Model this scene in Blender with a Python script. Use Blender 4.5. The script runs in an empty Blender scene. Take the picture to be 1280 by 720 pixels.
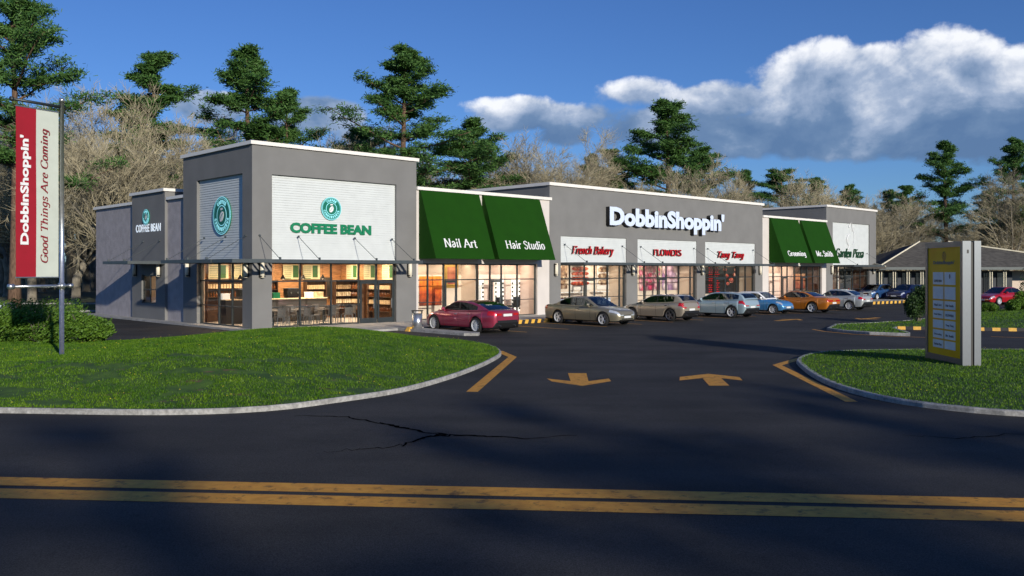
import bpy, math, random
from mathutils import Vector, Matrix, noise as mnoise
R = math.radians
random.seed(7)
scene = bpy.context.scene
COL = scene.collection

# ------------------------------------------------------------------ helpers
class MB:
    def __init__(s): s.v = []; s.f = []; s.m = []; s.mi = 0; s.sm = False; s.sms = []
    def add(s, vs, fs):
        b = len(s.v); s.v.extend([tuple(p) for p in vs])
        for q in fs:
            s.f.append(tuple(b+i for i in q)); s.m.append(s.mi); s.sms.append(s.sm)
        return s
    def box(s, x0, x1, y0, y1, z0, z1):
        if x0 > x1: x0, x1 = x1, x0
        if y0 > y1: y0, y1 = y1, y0
        if z0 > z1: z0, z1 = z1, z0
        v = [(x0,y0,z0),(x1,y0,z0),(x1,y1,z0),(x0,y1,z0),(x0,y0,z1),(x1,y0,z1),(x1,y1,z1),(x0,y1,z1)]
        return s.add(v, [(0,3,2,1),(4,5,6,7),(0,1,5,4),(1,2,6,5),(2,3,7,6),(3,0,4,7)])
    def quad(s, a, b, c, d): return s.add([a,b,c,d], [(0,1,2,3)])
    def prism(s, pts, z0, z1):
        n = len(pts)
        v = [(p[0],p[1],z0) for p in pts] + [(p[0],p[1],z1) for p in pts]
        fs = [tuple(reversed(range(n))), tuple(range(n,2*n))] + [(i,(i+1)%n,n+(i+1)%n,n+i) for i in range(n)]
        return s.add(v, fs)
    def cyl(s, p0, p1, r0, r1=None, n=12, caps=True):
        r1 = r0 if r1 is None else r1
        p0 = Vector(p0); p1 = Vector(p1); d = p1-p0
        if d.length < 1e-6: return s
        d.normalize(); a = d.orthogonal().normalized(); b = d.cross(a)
        v = []
        for p, r in ((p0,r0),(p1,r1)):
            for i in range(n):
                t = 2*math.pi*i/n; v.append(p + (a*math.cos(t)+b*math.sin(t))*r)
        fs = [(i,(i+1)%n,n+(i+1)%n,n+i) for i in range(n)]
        if caps: fs += [tuple(reversed(range(n))), tuple(range(n,2*n))]
        return s.add(v, fs)
    def tube(s, pts, rs, n=6):
        pts = [Vector(p) for p in pts]; k = len(pts); v = []
        a = None
        for i, p in enumerate(pts):
            d = (pts[min(i+1,k-1)]-pts[max(i-1,0)])
            d = d.normalized() if d.length > 1e-9 else Vector((0,0,1))
            if a is None: a = d.orthogonal().normalized()
            a = (a - d*a.dot(d)); a = a.normalized() if a.length > 1e-6 else d.orthogonal().normalized()
            b = d.cross(a); r = rs[i] if isinstance(rs, (list,tuple)) else rs
            for j in range(n):
                t = 2*math.pi*j/n; v.append(p+(a*math.cos(t)+b*math.sin(t))*r)
        fs = [(i*n+j, i*n+(j+1)%n, (i+1)*n+(j+1)%n, (i+1)*n+j) for i in range(k-1) for j in range(n)]
        if n > 3: fs += [tuple(reversed(range(n))), tuple(range((k-1)*n, k*n))]
        return s.add(v, fs)
    def lathe(s, prof, n=24, axis='z', c=(0,0,0)):
        v = []; k = len(prof)
        for r, h in prof:
            for j in range(n):
                t = 2*math.pi*j/n; x, y = r*math.cos(t), r*math.sin(t)
                if axis == 'z': q = (x,y,h)
                elif axis == 'y': q = (x,h,y)
                else: q = (h,x,y)
                v.append((q[0]+c[0],q[1]+c[1],q[2]+c[2]))
        fs = [(i*n+j, i*n+(j+1)%n, (i+1)*n+(j+1)%n, (i+1)*n+j) for i in range(k-1) for j in range(n)]
        return s.add(v, fs)
    def grid(s, rows, close=False):
        n = len(rows[0]); v = [p for r in rows for p in r]
        fs = [(i*n+j, i*n+j+1, (i+1)*n+j+1, (i+1)*n+j) for i in range(len(rows)-1) for j in range(n-1)]
        return s.add(v, fs)
    def ell(s, c, r, n=12, m=8):
        prof = []
        rows = []
        for i in range(m+1):
            a = math.pi*i/m
            rows.append([(c[0]+r[0]*math.sin(a)*math.cos(2*math.pi*j/n), c[1]+r[1]*math.sin(a)*math.sin(2*math.pi*j/n), c[2]-r[2]*math.cos(a)) for j in range(n+1)])
        return s.grid(rows)
    def data(s, name, mats):
        me = bpy.data.meshes.new(name); me.from_pydata(s.v, [], s.f)
        for m in (mats if isinstance(mats, (list,tuple)) else [mats]): me.materials.append(m)
        me.polygons.foreach_set('material_index', s.m)
        me.polygons.foreach_set('use_smooth', s.sms)
        me.update(); return me
    def build(s, name, mats, parent=None, **kw):
        return link(name, s.data(name, mats), parent, **kw)

def link(name, data, parent=None, loc=None, rz=0, label=None, kind=None, cat=None, group=None):
    o = bpy.data.objects.new(name, data); COL.objects.link(o)
    if parent: o.parent = parent
    if loc is not None: o.location = loc
    if rz: o.rotation_euler = (0,0,rz)
    if label: o['label'] = label
    if cat: o['category'] = cat
    if group: o['group'] = group
    if kind: o['kind'] = kind
    return o

def thing(name, label, cat, loc=(0,0,0), rz=0, group=None):
    return link(name, None, None, loc, rz, label, None, cat, group)

def kids(o):
    return [c for c in COL.objects if c.parent == o]
def dup(root, loc, rz=None, label=None, group=None, scale=None):
    def cp(o, par):
        c = o.copy(); COL.objects.link(c)
        if par: c.parent = par
        for ch in o.children: cp(ch, c)
        return c
    c = cp(root, None); c.location = loc
    if rz is not None: c.rotation_euler = (0,0,rz)
    if label: c['label'] = label
    if group: c['group'] = group
    if scale is not None: c.scale = scale if isinstance(scale, (tuple,list)) else (scale,)*3
    return c

# ------------------------------------------------------------------ materials
def N(nt, t, **kw):
    n = nt.nodes.new(t)
    for k, v in kw.items(): setattr(n, k, v)
    return n
def mat(name, col, rough=.6, metal=0, var=.15, scale=3., bump=0, bscale=60., spec=.5, detail=5, coat=0, col2=None, emit=None, es=0, stretch=None):
    m = bpy.data.materials.new(name); m.use_nodes = True; nt = m.node_tree
    b = nt.nodes['Principled BSDF']
    b.inputs['Roughness'].default_value = rough; b.inputs['Metallic'].default_value = metal
    b.inputs['Specular IOR Level'].default_value = spec
    b.inputs['Coat Weight'].default_value = coat; b.inputs['Coat Roughness'].default_value = .04
    tc = N(nt, 'ShaderNodeTexCoord'); vec = tc.outputs['Object']
    if stretch:
        mp = N(nt, 'ShaderNodeMapping'); mp.inputs['Scale'].default_value = stretch
        nt.links.new(vec, mp.inputs[0]); vec = mp.outputs[0]
    if var > 0 or col2:
        nz = N(nt, 'ShaderNodeTexNoise'); nz.inputs['Scale'].default_value = scale; nz.inputs['Detail'].default_value = detail
        nt.links.new(vec, nz.inputs['Vector'])
        rp = N(nt, 'ShaderNodeValToRGB')
        c2 = col2 if col2 else tuple(c*(1+var) for c in col)
        c1 = col if col2 else tuple(c*(1-var) for c in col)
        rp.color_ramp.elements[0].position = .35; rp.color_ramp.elements[1].position = .65
        rp.color_ramp.elements[0].color = (*c1,1); rp.color_ramp.elements[1].color = (*c2,1)
        nt.links.new(nz.outputs['Fac'], rp.inputs[0]); nt.links.new(rp.outputs[0], b.inputs['Base Color'])
    else: b.inputs['Base Color'].default_value = (*col,1)
    if bump:
        nb = N(nt, 'ShaderNodeTexNoise'); nb.inputs['Scale'].default_value = bscale; nb.inputs['Detail'].default_value = 4
        nt.links.new(vec, nb.inputs['Vector'])
        bp = N(nt, 'ShaderNodeBump'); bp.inputs['Strength'].default_value = bump; bp.inputs['Distance'].default_value = .02
        nt.links.new(nb.outputs['Fac'], bp.inputs['Height']); nt.links.new(bp.outputs[0], b.inputs['Normal'])
    if emit:
        b.inputs['Emission Color'].default_value = (*emit,1); b.inputs['Emission Strength'].default_value = es
    return m
def glassm(name, tint, gl=(1,1,1), f=.12):
    m = bpy.data.materials.new(name); m.use_nodes = True; nt = m.node_tree; nt.nodes.clear()
    o = N(nt,'ShaderNodeOutputMaterial'); t = N(nt,'ShaderNodeBsdfTransparent'); g = N(nt,'ShaderNodeBsdfGlossy')
    t.inputs[0].default_value = (*tint,1); g.inputs[0].default_value = (*gl,1); g.inputs['Roughness'].default_value = .02
    fr = N(nt,'ShaderNodeFresnel'); fr.inputs[0].default_value = 1.45
    mx = N(nt,'ShaderNodeMixShader')
    ad = N(nt,'ShaderNodeMath', operation='ADD'); ad.inputs[1].default_value = f; ad.use_clamp = True
    nt.links.new(fr.outputs[0], ad.inputs[0]); nt.links.new(ad.outputs[0], mx.inputs[0])
    nt.links.new(t.outputs[0], mx.inputs[1]); nt.links.new(g.outputs[0], mx.inputs[2]); nt.links.new(mx.outputs[0], o.inputs[0])
    return m
def leafm(name, c1, c2, rough=.55, trans=.25):
    m = bpy.data.materials.new(name); m.use_nodes = True; nt = m.node_tree
    b = nt.nodes['Principled BSDF']; b.inputs['Roughness'].default_value = rough; b.inputs['Specular IOR Level'].default_value = .3
    ge = N(nt,'ShaderNodeNewGeometry'); rp = N(nt,'ShaderNodeValToRGB')
    rp.color_ramp.elements[0].color = (*c1,1); rp.color_ramp.elements[1].color = (*c2,1)
    nt.links.new(ge.outputs['Random Per Island'], rp.inputs[0]); nt.links.new(rp.outputs[0], b.inputs['Base Color'])
    tr = N(nt,'ShaderNodeBsdfTranslucent'); nt.links.new(rp.outputs[0], tr.inputs[0])
    mx = N(nt,'ShaderNodeMixShader'); mx.inputs[0].default_value = trans
    nt.links.new(b.outputs[0], mx.inputs[1]); nt.links.new(tr.outputs[0], mx.inputs[2])
    nt.links.new(mx.outputs[0], nt.nodes['Material Output'].inputs[0])
    return m

M = {}
M['grey'] = mat('grey_render', (.198,.196,.192), .9, var=.06, scale=.8, bump=.35, bscale=45)
M['pale'] = mat('pale_grey_stucco', (.40,.37,.38), .95, var=.1, scale=2.5, bump=.9, bscale=16)
M['cream'] = mat('cream_render', (.66,.61,.57), .85, var=.04, scale=1.0, bump=.2, bscale=45)
M['white'] = mat('white_metal_flashing', (.86,.82,.76), .45, var=.04, scale=2)
M['siding'] = mat('white_lap_siding', (.63,.66,.655), .6, var=.03, scale=2)
M['roof'] = mat('roof_membrane', (.2,.2,.2), .9, var=.1)
M['frame'] = mat('dark_anodised_frame', (.045,.055,.058), .4, metal=.4, var=.08)
M['steel'] = mat('painted_canopy_steel', (.085,.10,.105), .45, metal=.3, var=.1)
M['chrome'] = mat('brushed_metal', (.15,.165,.185), .38, metal=.6, var=.08, scale=8, stretch=(20,20,1))
M['galv'] = mat('galvanised_steel', (.6,.61,.62), .3, metal=.85, var=.12, scale=12)
M['green_fab'] = mat('green_awning_fabric', (.007,.052,.0004), .85, var=.06, scale=1.5, bump=.15, bscale=120, spec=.2)
M['black'] = mat('black_plastic', (.012,.012,.013), .5, var=.1)
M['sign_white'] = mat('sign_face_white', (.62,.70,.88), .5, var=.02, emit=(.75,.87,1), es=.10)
M['sign_red'] = mat('sign_face_red', (.55,.004,.008), .4, var=.05)
M['sign_dark'] = mat('sign_return_black', (.012,.012,.014), .5, var=.05)
M['sign_green'] = mat('sign_face_green', (.0,.20,.085), .5, var=.05)
M['teal'] = mat('emblem_green', (.0,.16,.10), .5, var=.05)
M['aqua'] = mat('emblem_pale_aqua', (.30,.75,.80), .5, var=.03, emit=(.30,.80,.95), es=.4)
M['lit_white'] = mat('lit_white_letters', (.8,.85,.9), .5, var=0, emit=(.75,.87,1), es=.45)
M['pizza_green'] = mat('pizza_sign_green', (.005,.06,.02), .5, var=.05)
M['pure_white'] = mat('white_lettering', (.85,.85,.85), .5, var=.02)
M['glass'] = glassm('shop_glass', (.93,.95,.94), f=.0)
M['carglass'] = glassm('car_glass', (.38,.42,.43), f=.05)
M['lampglass'] = mat('opal_lamp_shade', (.85,.78,.62), .4, var=.03)
M['red_cloth'] = mat('banner_red_cloth', (.33,.004,.018), .8, var=.05, scale=3)
M['pale_cloth'] = mat('banner_pale_cloth', (.56,.60,.53), .8, var=.04, scale=3)
M['banner_text'] = mat('banner_dark_red_print', (.25,.006,.02), .8, var=.05)
M['kerb'] = mat('kerb_concrete', (.42,.41,.39), .85, var=.22, scale=14, bump=.5, bscale=60)
M['walk'] = mat('sidewalk_concrete', (.40,.39,.37), .9, var=.12, scale=3, bump=.2, bscale=40)
M['yellow'] = mat('worn_yellow_paint', (.62,.27,.022), .7, var=0, col2=(.74,.35,.035), scale=6, detail=9, bump=.3, bscale=90)
def wear(m, sc, lo, hi, f):
    nt = m.node_tree; b = nt.nodes['Principled BSDF']; src = b.inputs['Base Color'].links[0].from_socket; tc = N(nt,'ShaderNodeTexCoord')
    nz = N(nt,'ShaderNodeTexNoise'); nz.inputs['Scale'].default_value = sc; nz.inputs['Detail'].default_value = 10; nz.inputs['Roughness'].default_value = .7; nt.links.new(tc.outputs['Object'], nz.inputs['Vector'])
    rp = N(nt,'ShaderNodeValToRGB'); rp.color_ramp.elements[0].position = lo; rp.color_ramp.elements[1].position = hi
    rp.color_ramp.elements[0].color = (f,f,f,1); rp.color_ramp.elements[1].color = (1,1,1,1); nt.links.new(nz.outputs['Fac'], rp.inputs[0])
    mx = N(nt,'ShaderNodeMix'); mx.data_type='RGBA'; mx.blend_type='MULTIPLY'; mx.inputs['Factor'].default_value=1
    nt.links.new(src, mx.inputs['A']); nt.links.new(rp.outputs[0], mx.inputs['B']); nt.links.new(mx.outputs['Result'], b.inputs['Base Color'])
wear(M['yellow'], 5, .36, .46, .35); wear(M['kerb'], 2.5, .35, .6, .6); wear(M['walk'], 1.2, .35, .6, .75)
M['kerb_yellow'] = mat('bright_kerb_yellow', (.75,.42,.06), .6, var=.1, scale=8)
M['kerb_black'] = mat('kerb_black', (.02,.02,.022), .7, var=.2, scale=8)
M['bark'] = mat('grey_bark', (.16,.14,.11), .95, var=.45, scale=6, bump=.9, bscale=14, stretch=(3,3,.6))
M['twig'] = mat('bare_twig_bark', (.25,.22,.145), .9, var=0, col2=(.50,.435,.29), scale=1.1)
M['pinebark'] = mat('pine_bark', (.14,.085,.055), .95, var=.4, scale=4, bump=.8, bscale=10, stretch=(3,3,.7))
M['needle'] = leafm('pine_needles', (.028,.088,.022), (.13,.26,.06), trans=.2)
M['leaf'] = leafm('shrub_leaves', (.05,.12,.012), (.15,.27,.03), trans=.2)
M['darkleaf'] = leafm('dark_shrub_leaves', (.012,.035,.01), (.05,.10,.02), trans=.15)
M['blade'] = leafm('grass_blades', (.045,.135,.004), (.15,.30,.014), trans=.25)
def vary(m, s1, s2):      # patchy darker and yellower areas across the turf
    nt = m.node_tree; b = nt.nodes['Principled BSDF']; src = b.inputs['Base Color'].links[0].from_socket; tc = N(nt,'ShaderNodeTexCoord')
    nz = N(nt,'ShaderNodeTexNoise'); nz.inputs['Scale'].default_value = s1; nz.inputs['Detail'].default_value = 6; nt.links.new(tc.outputs['Object'], nz.inputs['Vector'])
    rp = N(nt,'ShaderNodeValToRGB'); rp.color_ramp.elements[0].position = .35; rp.color_ramp.elements[1].position = .66
    rp.color_ramp.elements[0].color = (.50,.62,.6,1); rp.color_ramp.elements[1].color = (1.3,1.1,.9,1); nt.links.new(nz.outputs['Fac'], rp.inputs[0])
    mx = N(nt,'ShaderNodeMix'); mx.data_type='RGBA'; mx.blend_type='MULTIPLY'; mx.inputs['Factor'].default_value=1
    nt.links.new(src, mx.inputs['A']); nt.links.new(rp.outputs[0], mx.inputs['B']); nt.links.new(mx.outputs['Result'], b.inputs['Base Color'])
vary(M['blade'], 1.6, 0)
M['tyre'] = mat('tyre_rubber', (.015,.015,.016), .85, var=.1)
M['rim'] = mat('alloy_rim', (.80,.81,.83), .3, metal=.35, var=.05)
M['rimdark'] = mat('dark_alloy_rim', (.25,.25,.27), .3, metal=.8, var=.05)
M['trim'] = mat('black_car_trim', (.012,.012,.013), .5, var=.05)
M['seatm'] = mat('car_seat_fabric', (.03,.03,.033), .8, var=.1)
M['chr'] = mat('chrome_trim', (.75,.76,.78), .12, metal=1, var=0)
M['hlamp'] = mat('headlamp_lens', (.70,.74,.78), .1, metal=.4, var=.1, scale=20, coat=1)
M['tlamp'] = mat('tail_lamp_lens', (.50,.01,.015), .15, var=.15, scale=20, coat=1)
M['plate'] = mat('number_plate', (.75,.76,.76), .5, var=.05)
M['wood'] = mat('warm_wood_panel', (.50,.25,.10), .6, var=.35, scale=4, stretch=(.6,6,6))
M['darkwood'] = mat('dark_wood', (.08,.04,.02), .6, var=.3, scale=5, stretch=(1,6,1))
M['counter'] = mat('dark_counter', (.05,.045,.04), .4, var=.1)
M['inwall'] = mat('beige_interior_wall', (.68,.56,.46), .9, var=.03)
M['pinkwall'] = mat('pink_interior_wall', (.72,.56,.50), .9, var=.03)
M['tilefloor'] = mat('pale_tile_floor', (.55,.50,.44), .5, var=.08)
M['brownwall'] = mat('brown_interior_wall', (.18,.10,.07), .8, var=.1)
M['greenboard'] = mat('menu_board_green', (.03,.13,.03), .6, var=.1)
M['cream_print'] = mat('menu_cream_print', (.75,.70,.45), .6, var=.1)
M['bottle'] = mat('amber_glass_bottle', (.22,.07,.015), .2, var=.3, scale=3, coat=.5)
M['cup'] = mat('cream_paper_goods', (.80,.62,.38), .6, var=.2, scale=8)
M['chair'] = mat('chair_dark_wicker', (.10,.09,.085), .6, var=.2, scale=20)
M['panelum'] = mat('ceiling_light_diffuser', (.9,.9,.85), .5, var=0, emit=(1,.82,.6), es=2.5)
M['screen'] = mat('lit_white_panel', (.8,.8,.8), .5, var=0, emit=(1,.9,.75), es=.6)
M['ceil'] = mat('white_ceiling', (.7,.68,.62), .9, var=.02)

def asphalt():
    m = bpy.data.materials.new('asphalt'); m.use_nodes = True; nt = m.node_tree
    b = nt.nodes['Principled BSDF']; tc = N(nt,'ShaderNodeTexCoord')
    mp = N(nt,'ShaderNodeMapping'); mp.inputs['Scale'].default_value = (.10,.55,1); mp.inputs['Rotation'].default_value = (0,0,R(5))
    nt.links.new(tc.outputs['Object'], mp.inputs[0])
    n1 = N(nt,'ShaderNodeTexNoise'); n1.inputs['Scale'].default_value = 1.4; n1.inputs['Detail'].default_value = 6; nt.links.new(mp.outputs[0], n1.inputs['Vector'])
    n2 = N(nt,'ShaderNodeTexNoise'); n2.inputs['Scale'].default_value = 70; n2.inputs['Detail'].default_value = 3; nt.links.new(tc.outputs['Object'], n2.inputs['Vector'])
    n3 = N(nt,'ShaderNodeTexNoise'); n3.inputs['Scale'].default_value = .35; n3.inputs['Detail'].default_value = 5; nt.links.new(tc.outputs['Object'], n3.inputs['Vector'])
    rp = N(nt,'ShaderNodeValToRGB'); rp.color_ramp.elements[0].position=.3; rp.color_ramp.elements[1].position=.72
    rp.color_ramp.elements[0].color = (.025,.0245,.0245,1); rp.color_ramp.elements[1].color = (.062,.059,.057,1)
    ad = N(nt,'ShaderNodeMath',operation='ADD'); ml = N(nt,'ShaderNodeMath',operation='MULTIPLY'); ml.inputs[1].default_value = .5
    nt.links.new(n1.outputs['Fac'], ad.inputs[0]); nt.links.new(n3.outputs['Fac'], ad.inputs[1]); nt.links.new(ad.outputs[0], ml.inputs[0]); nt.links.new(ml.outputs[0], rp.inputs[0])
    r2 = N(nt,'ShaderNodeValToRGB'); r2.color_ramp.elements[0].position=.35; r2.color_ramp.elements[1].position=.75
    r2.color_ramp.elements[0].color = (.6,.6,.6,1); r2.color_ramp.elements[1].color = (1.9,1.9,1.9,1)
    nt.links.new(n2.outputs['Fac'], r2.inputs[0])
    mx = N(nt,'ShaderNodeMix'); mx.data_type='RGBA'; mx.blend_type='MULTIPLY'; mx.inputs['Factor'].default_value = 1
    nt.links.new(rp.outputs[0], mx.inputs['A']); nt.links.new(r2.outputs[0], mx.inputs['B']); nt.links.new(mx.outputs['Result'], b.inputs['Base Color'])
    b.inputs['Roughness'].default_value = .82; b.inputs['Specular IOR Level'].default_value = .18
    bp = N(nt,'ShaderNodeBump'); bp.inputs['Strength'].default_value=.5; bp.inputs['Distance'].default_value=.01
    nt.links.new(n2.outputs['Fac'], bp.inputs['Height']); nt.links.new(bp.outputs[0], b.inputs['Normal'])
    return m
M['asphalt'] = asphalt(); wear(M['asphalt'], .22, .30, .50, .62); wear(M['asphalt'], 3.0, .30, .42, .7)
M['crack'] = mat('tar_crack', (.006,.006,.0065), 1, var=.1, spec=.0)
M['turf'] = mat('turf_soil_and_moss', (.012,.042,.006), .95, var=0, col2=(.05,.11,.014), scale=2.2, bump=.6, bscale=25, detail=8)
def mound_turf():
    m = mat('mound_turf', (.02,.07,.005), .95, var=0, col2=(.07,.15,.010), scale=2.2, bump=.8, bscale=30, detail=8)
    nt = m.node_tree; b = nt.nodes['Principled BSDF']; tc = N(nt,'ShaderNodeTexCoord'); src = b.inputs['Base Color'].links[0].from_socket
    mp = N(nt,'ShaderNodeMapping'); mp.inputs['Scale'].default_value = (1,1.8,1); nt.links.new(tc.outputs['Object'], mp.inputs[0])
    nz = N(nt,'ShaderNodeTexNoise'); nz.inputs['Scale'].default_value = 1.1; nz.inputs['Detail'].default_value = 7; nz.inputs['Roughness'].default_value = .65; nt.links.new(mp.outputs[0], nz.inputs['Vector'])
    sx = N(nt,'ShaderNodeSeparateXYZ'); nt.links.new(tc.outputs['Object'], sx.inputs[0])
    mr = N(nt,'ShaderNodeMapRange'); mr.inputs['From Min'].default_value = 17.5; mr.inputs['From Max'].default_value = 25; mr.inputs['To Min'].default_value = 0; mr.inputs['To Max'].default_value = -.13; nt.links.new(sx.outputs['Y'], mr.inputs[0])
    ad = N(nt,'ShaderNodeMath',operation='ADD'); nt.links.new(nz.outputs['Fac'], ad.inputs[0]); nt.links.new(mr.outputs[0], ad.inputs[1])
    rp = N(nt,'ShaderNodeValToRGB'); rp.color_ramp.elements[0].position = .56; rp.color_ramp.elements[1].position = .64; nt.links.new(ad.outputs[0], rp.inputs[0])
    mx = N(nt,'ShaderNodeMix'); mx.data_type='RGBA'; nt.links.new(rp.outputs[0], mx.inputs['Factor']); nt.links.new(src, mx.inputs['A']); mx.inputs['B'].default_value = (.13,.085,.04,1)
    nt.links.new(mx.outputs['Result'], b.inputs['Base Color']); return m
M['mound_turf'] = mound_turf()
M['forest'] = mat('forest_floor', (.035,.035,.012), .95, var=0, col2=(.085,.10,.025), scale=.25, bump=.6, bscale=8, detail=8)

# ------------------------------------------------------------------ building frame
BA = R(43.9473)
C0 = Vector((-11.97, 40.84, 0))
def B(u, v, z=0):
    c, s = math.cos(BA), math.sin(BA)
    return Vector((C0.x+u*c-v*s, C0.y+u*s+v*c, z))
SIDE = BA - math.pi/2          # frame whose +x runs from the back of the left side towards the corner

# ------------------------------------------------------------------ lettering
def text_mesh(txt, w, h, depth, mats, off=0.0, spacing=1.0, shear=0.0):
    """block lettering fitted to w x h, standing in the local xz plane, face at y=-depth"""
    cu = bpy.data.curves.new('letters', 'FONT'); cu.body = txt; cu.size = 1; cu.offset = off
    cu.space_character = spacing; cu.shear = shear; cu.resolution_u = 3; cu.fill_mode = 'BOTH'; cu.extrude = .5
    o = bpy.data.objects.new('letters', cu); COL.objects.link(o)
    dg = bpy.context.evaluated_depsgraph_get(); dg.update()
    me = bpy.data.meshes.new_from_object(o.evaluated_get(dg)); bpy.data.objects.remove(o)
    xs = [v.co.x for v in me.vertices]; ys = [v.co.y for v in me.vertices]
    x0, x1, y0, y1 = min(xs), max(xs), min(ys), max(ys)
    for v in me.vertices:
        x, y, z = v.co
        v.co = ((x-x0)/(x1-x0)*w, -(z+.5)*depth, (y-y0)/(y1-y0)*h)
    me.materials.clear()
    for m in mats: me.materials.append(m)
    me.update()
    if len(mats) > 1:
        for p in me.polygons: p.material_index = 0 if p.normal.y < -.9 else 1
    return me

# hand-drawn broad-nib letters: glyph = (advance, [(kind, points)...]); kind l = straight, c = curved, d = dot
GL = {
'A':(.78,['l .04 0 .37 .72','l .37 .72 .72 0','l .17 .25 .57 .25']),
'B':(.66,['l .12 0 .12 .72','c .12 .71 .40 .70 .52 .58 .48 .42 .12 .38','c .12 .38 .46 .38 .60 .22 .50 .04 .12 .01']),
'C':(.70,['c .64 .56 .56 .68 .38 .72 .14 .62 .07 .36 .14 .10 .38 0 .56 .04 .65 .17']),
'E':(.62,['l .12 0 .12 .72','l .12 .71 .56 .71 .56 .58','l .12 .38 .44 .38','l .12 .01 .58 .01 .58 .15']),
'F':(.58,['l .12 0 .12 .72','l .12 .71 .56 .71 .56 .58','l .12 .38 .42 .38']),
'G':(.74,['c .64 .58 .54 .69 .38 .72 .14 .62 .07 .36 .14 .10 .38 0 .54 .03 .64 .10','l .64 .08 .64 .32','l .48 .32 .72 .32']),
'H':(.80,['l .14 0 .14 .72','l .64 0 .64 .72','l .14 .37 .64 .37']),
'L':(.60,['l .12 0 .12 .72','l .12 .01 .56 .01 .56 .16']),
'M':(.94,['l .14 0 .14 .72','l .14 .72 .45 .04','l .45 .04 .76 .72','l .78 .72 .78 0']),
'N':(.82,['l .13 0 .13 .72','l .13 .72 .66 0','l .67 0 .67 .72']),
'O':(.78,['c .38 .72 .14 .62 .07 .36 .14 .10 .38 0 .62 .10 .69 .36 .62 .62 .38 .72']),
'P':(.62,['l .12 0 .12 .72','c .12 .71 .42 .70 .54 .55 .48 .36 .12 .32']),
'R':(.70,['l .12 0 .12 .72','c .12 .71 .42 .70 .54 .55 .48 .38 .12 .35','l .34 .36 .64 0']),
'S':(.56,['c .46 .58 .42 .68 .28 .72 .12 .66 .10 .52 .26 .40 .44 .30 .48 .14 .32 0 .14 .02 .08 .15']),
'T':(.66,['l .33 0 .33 .72','l .06 .60 .06 .71 .60 .71 .60 .60']),
'W':(1.0,['l .04 .72 .26 .02','l .26 .02 .48 .66','l .48 .66 .70 .02','l .70 .02 .94 .72']),
'a':(.50,['c .10 .40 .18 .49 .30 .48 .38 .38','l .38 .40 .38 .05','c .38 .29 .16 .25 .07 .12 .18 0 .38 .10']),
'c':(.44,['c .38 .38 .30 .49 .16 .46 .07 .25 .15 .03 .28 0 .40 .10']),
'd':(.54,['l .42 0 .42 .74','c .42 .42 .28 .50 .12 .42 .07 .24 .14 .04 .28 0 .42 .10']),
'e':(.46,['l .08 .27 .40 .27','c .40 .27 .36 .45 .24 .49 .10 .40 .07 .24 .13 .06 .26 0 .40 .10']),
'g':(.52,['c .40 .42 .26 .50 .12 .42 .07 .26 .14 .10 .26 .07 .40 .16','c .40 .48 .40 .10 .38 -.12 .24 -.22 .08 -.15']),
'h':(.56,['l .11 0 .11 .74','c .11 .34 .22 .48 .36 .46 .42 .34 .42 .2 .42 0']),
'i':(.28,['l .14 0 .14 .48','d .14 .66']),
'k':(.54,['l .11 0 .11 .74','l .11 .20 .42 .46','l .24 .30 .46 0']),
'l':(.28,['l .14 0 .14 .74']),
'm':(.82,['l .11 0 .11 .48','c .11 .34 .20 .48 .32 .46 .39 .34 .39 .2 .39 0','c .39 .34 .48 .48 .60 .46 .67 .34 .67 .2 .67 0']),
'n':(.56,['l .11 0 .11 .48','c .11 .34 .22 .48 .36 .46 .42 .34 .42 .2 .42 0']),
'o':(.50,['c .25 .49 .11 .42 .07 .25 .11 .07 .25 0 .39 .07 .43 .25 .39 .42 .25 .49']),
'r':(.42,['l .11 0 .11 .48','c .11 .30 .20 .46 .32 .48 .38 .42']),
's':(.40,['c .32 .40 .28 .48 .18 .49 .08 .42 .10 .31 .20 .25 .32 .18 .32 .06 .20 0 .08 .03 .06 .10']),
't':(.34,['c .14 .64 .14 .3 .14 .08 .20 0 .31 .05','l .03 .47 .29 .47']),
'u':(.56,['c .11 .48 .11 .2 .13 .06 .24 0 .36 .05 .43 .16','l .43 0 .43 .48']),
'y':(.50,['l .06 .48 .24 .03','c .44 .48 .32 .2 .22 -.08 .12 -.21 .02 -.17']),
'z':(.44,['l .06 .36 .06 .47 .38 .47 .08 .01 .40 .01 .40 .12']),
'.':(.24,['d .12 .06']),
"'":(.2,['l .1 .6 .1 .74']),
}
def catmull(P, n=5):
    out = []
    for i in range(len(P)-1):
        a = P[max(i-1,0)]; b = P[i]; c = P[i+1]; d = P[min(i+2,len(P)-1)]
        for k in range(n):
            t = k/n
            out.append(tuple(.5*((2*b[j])+(-a[j]+c[j])*t+(2*a[j]-5*b[j]+4*c[j]-d[j])*t*t+(-a[j]+3*b[j]-3*c[j]+d[j])*t**3) for j in (0,1)))
    out.append(P[-1]); return out
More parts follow.
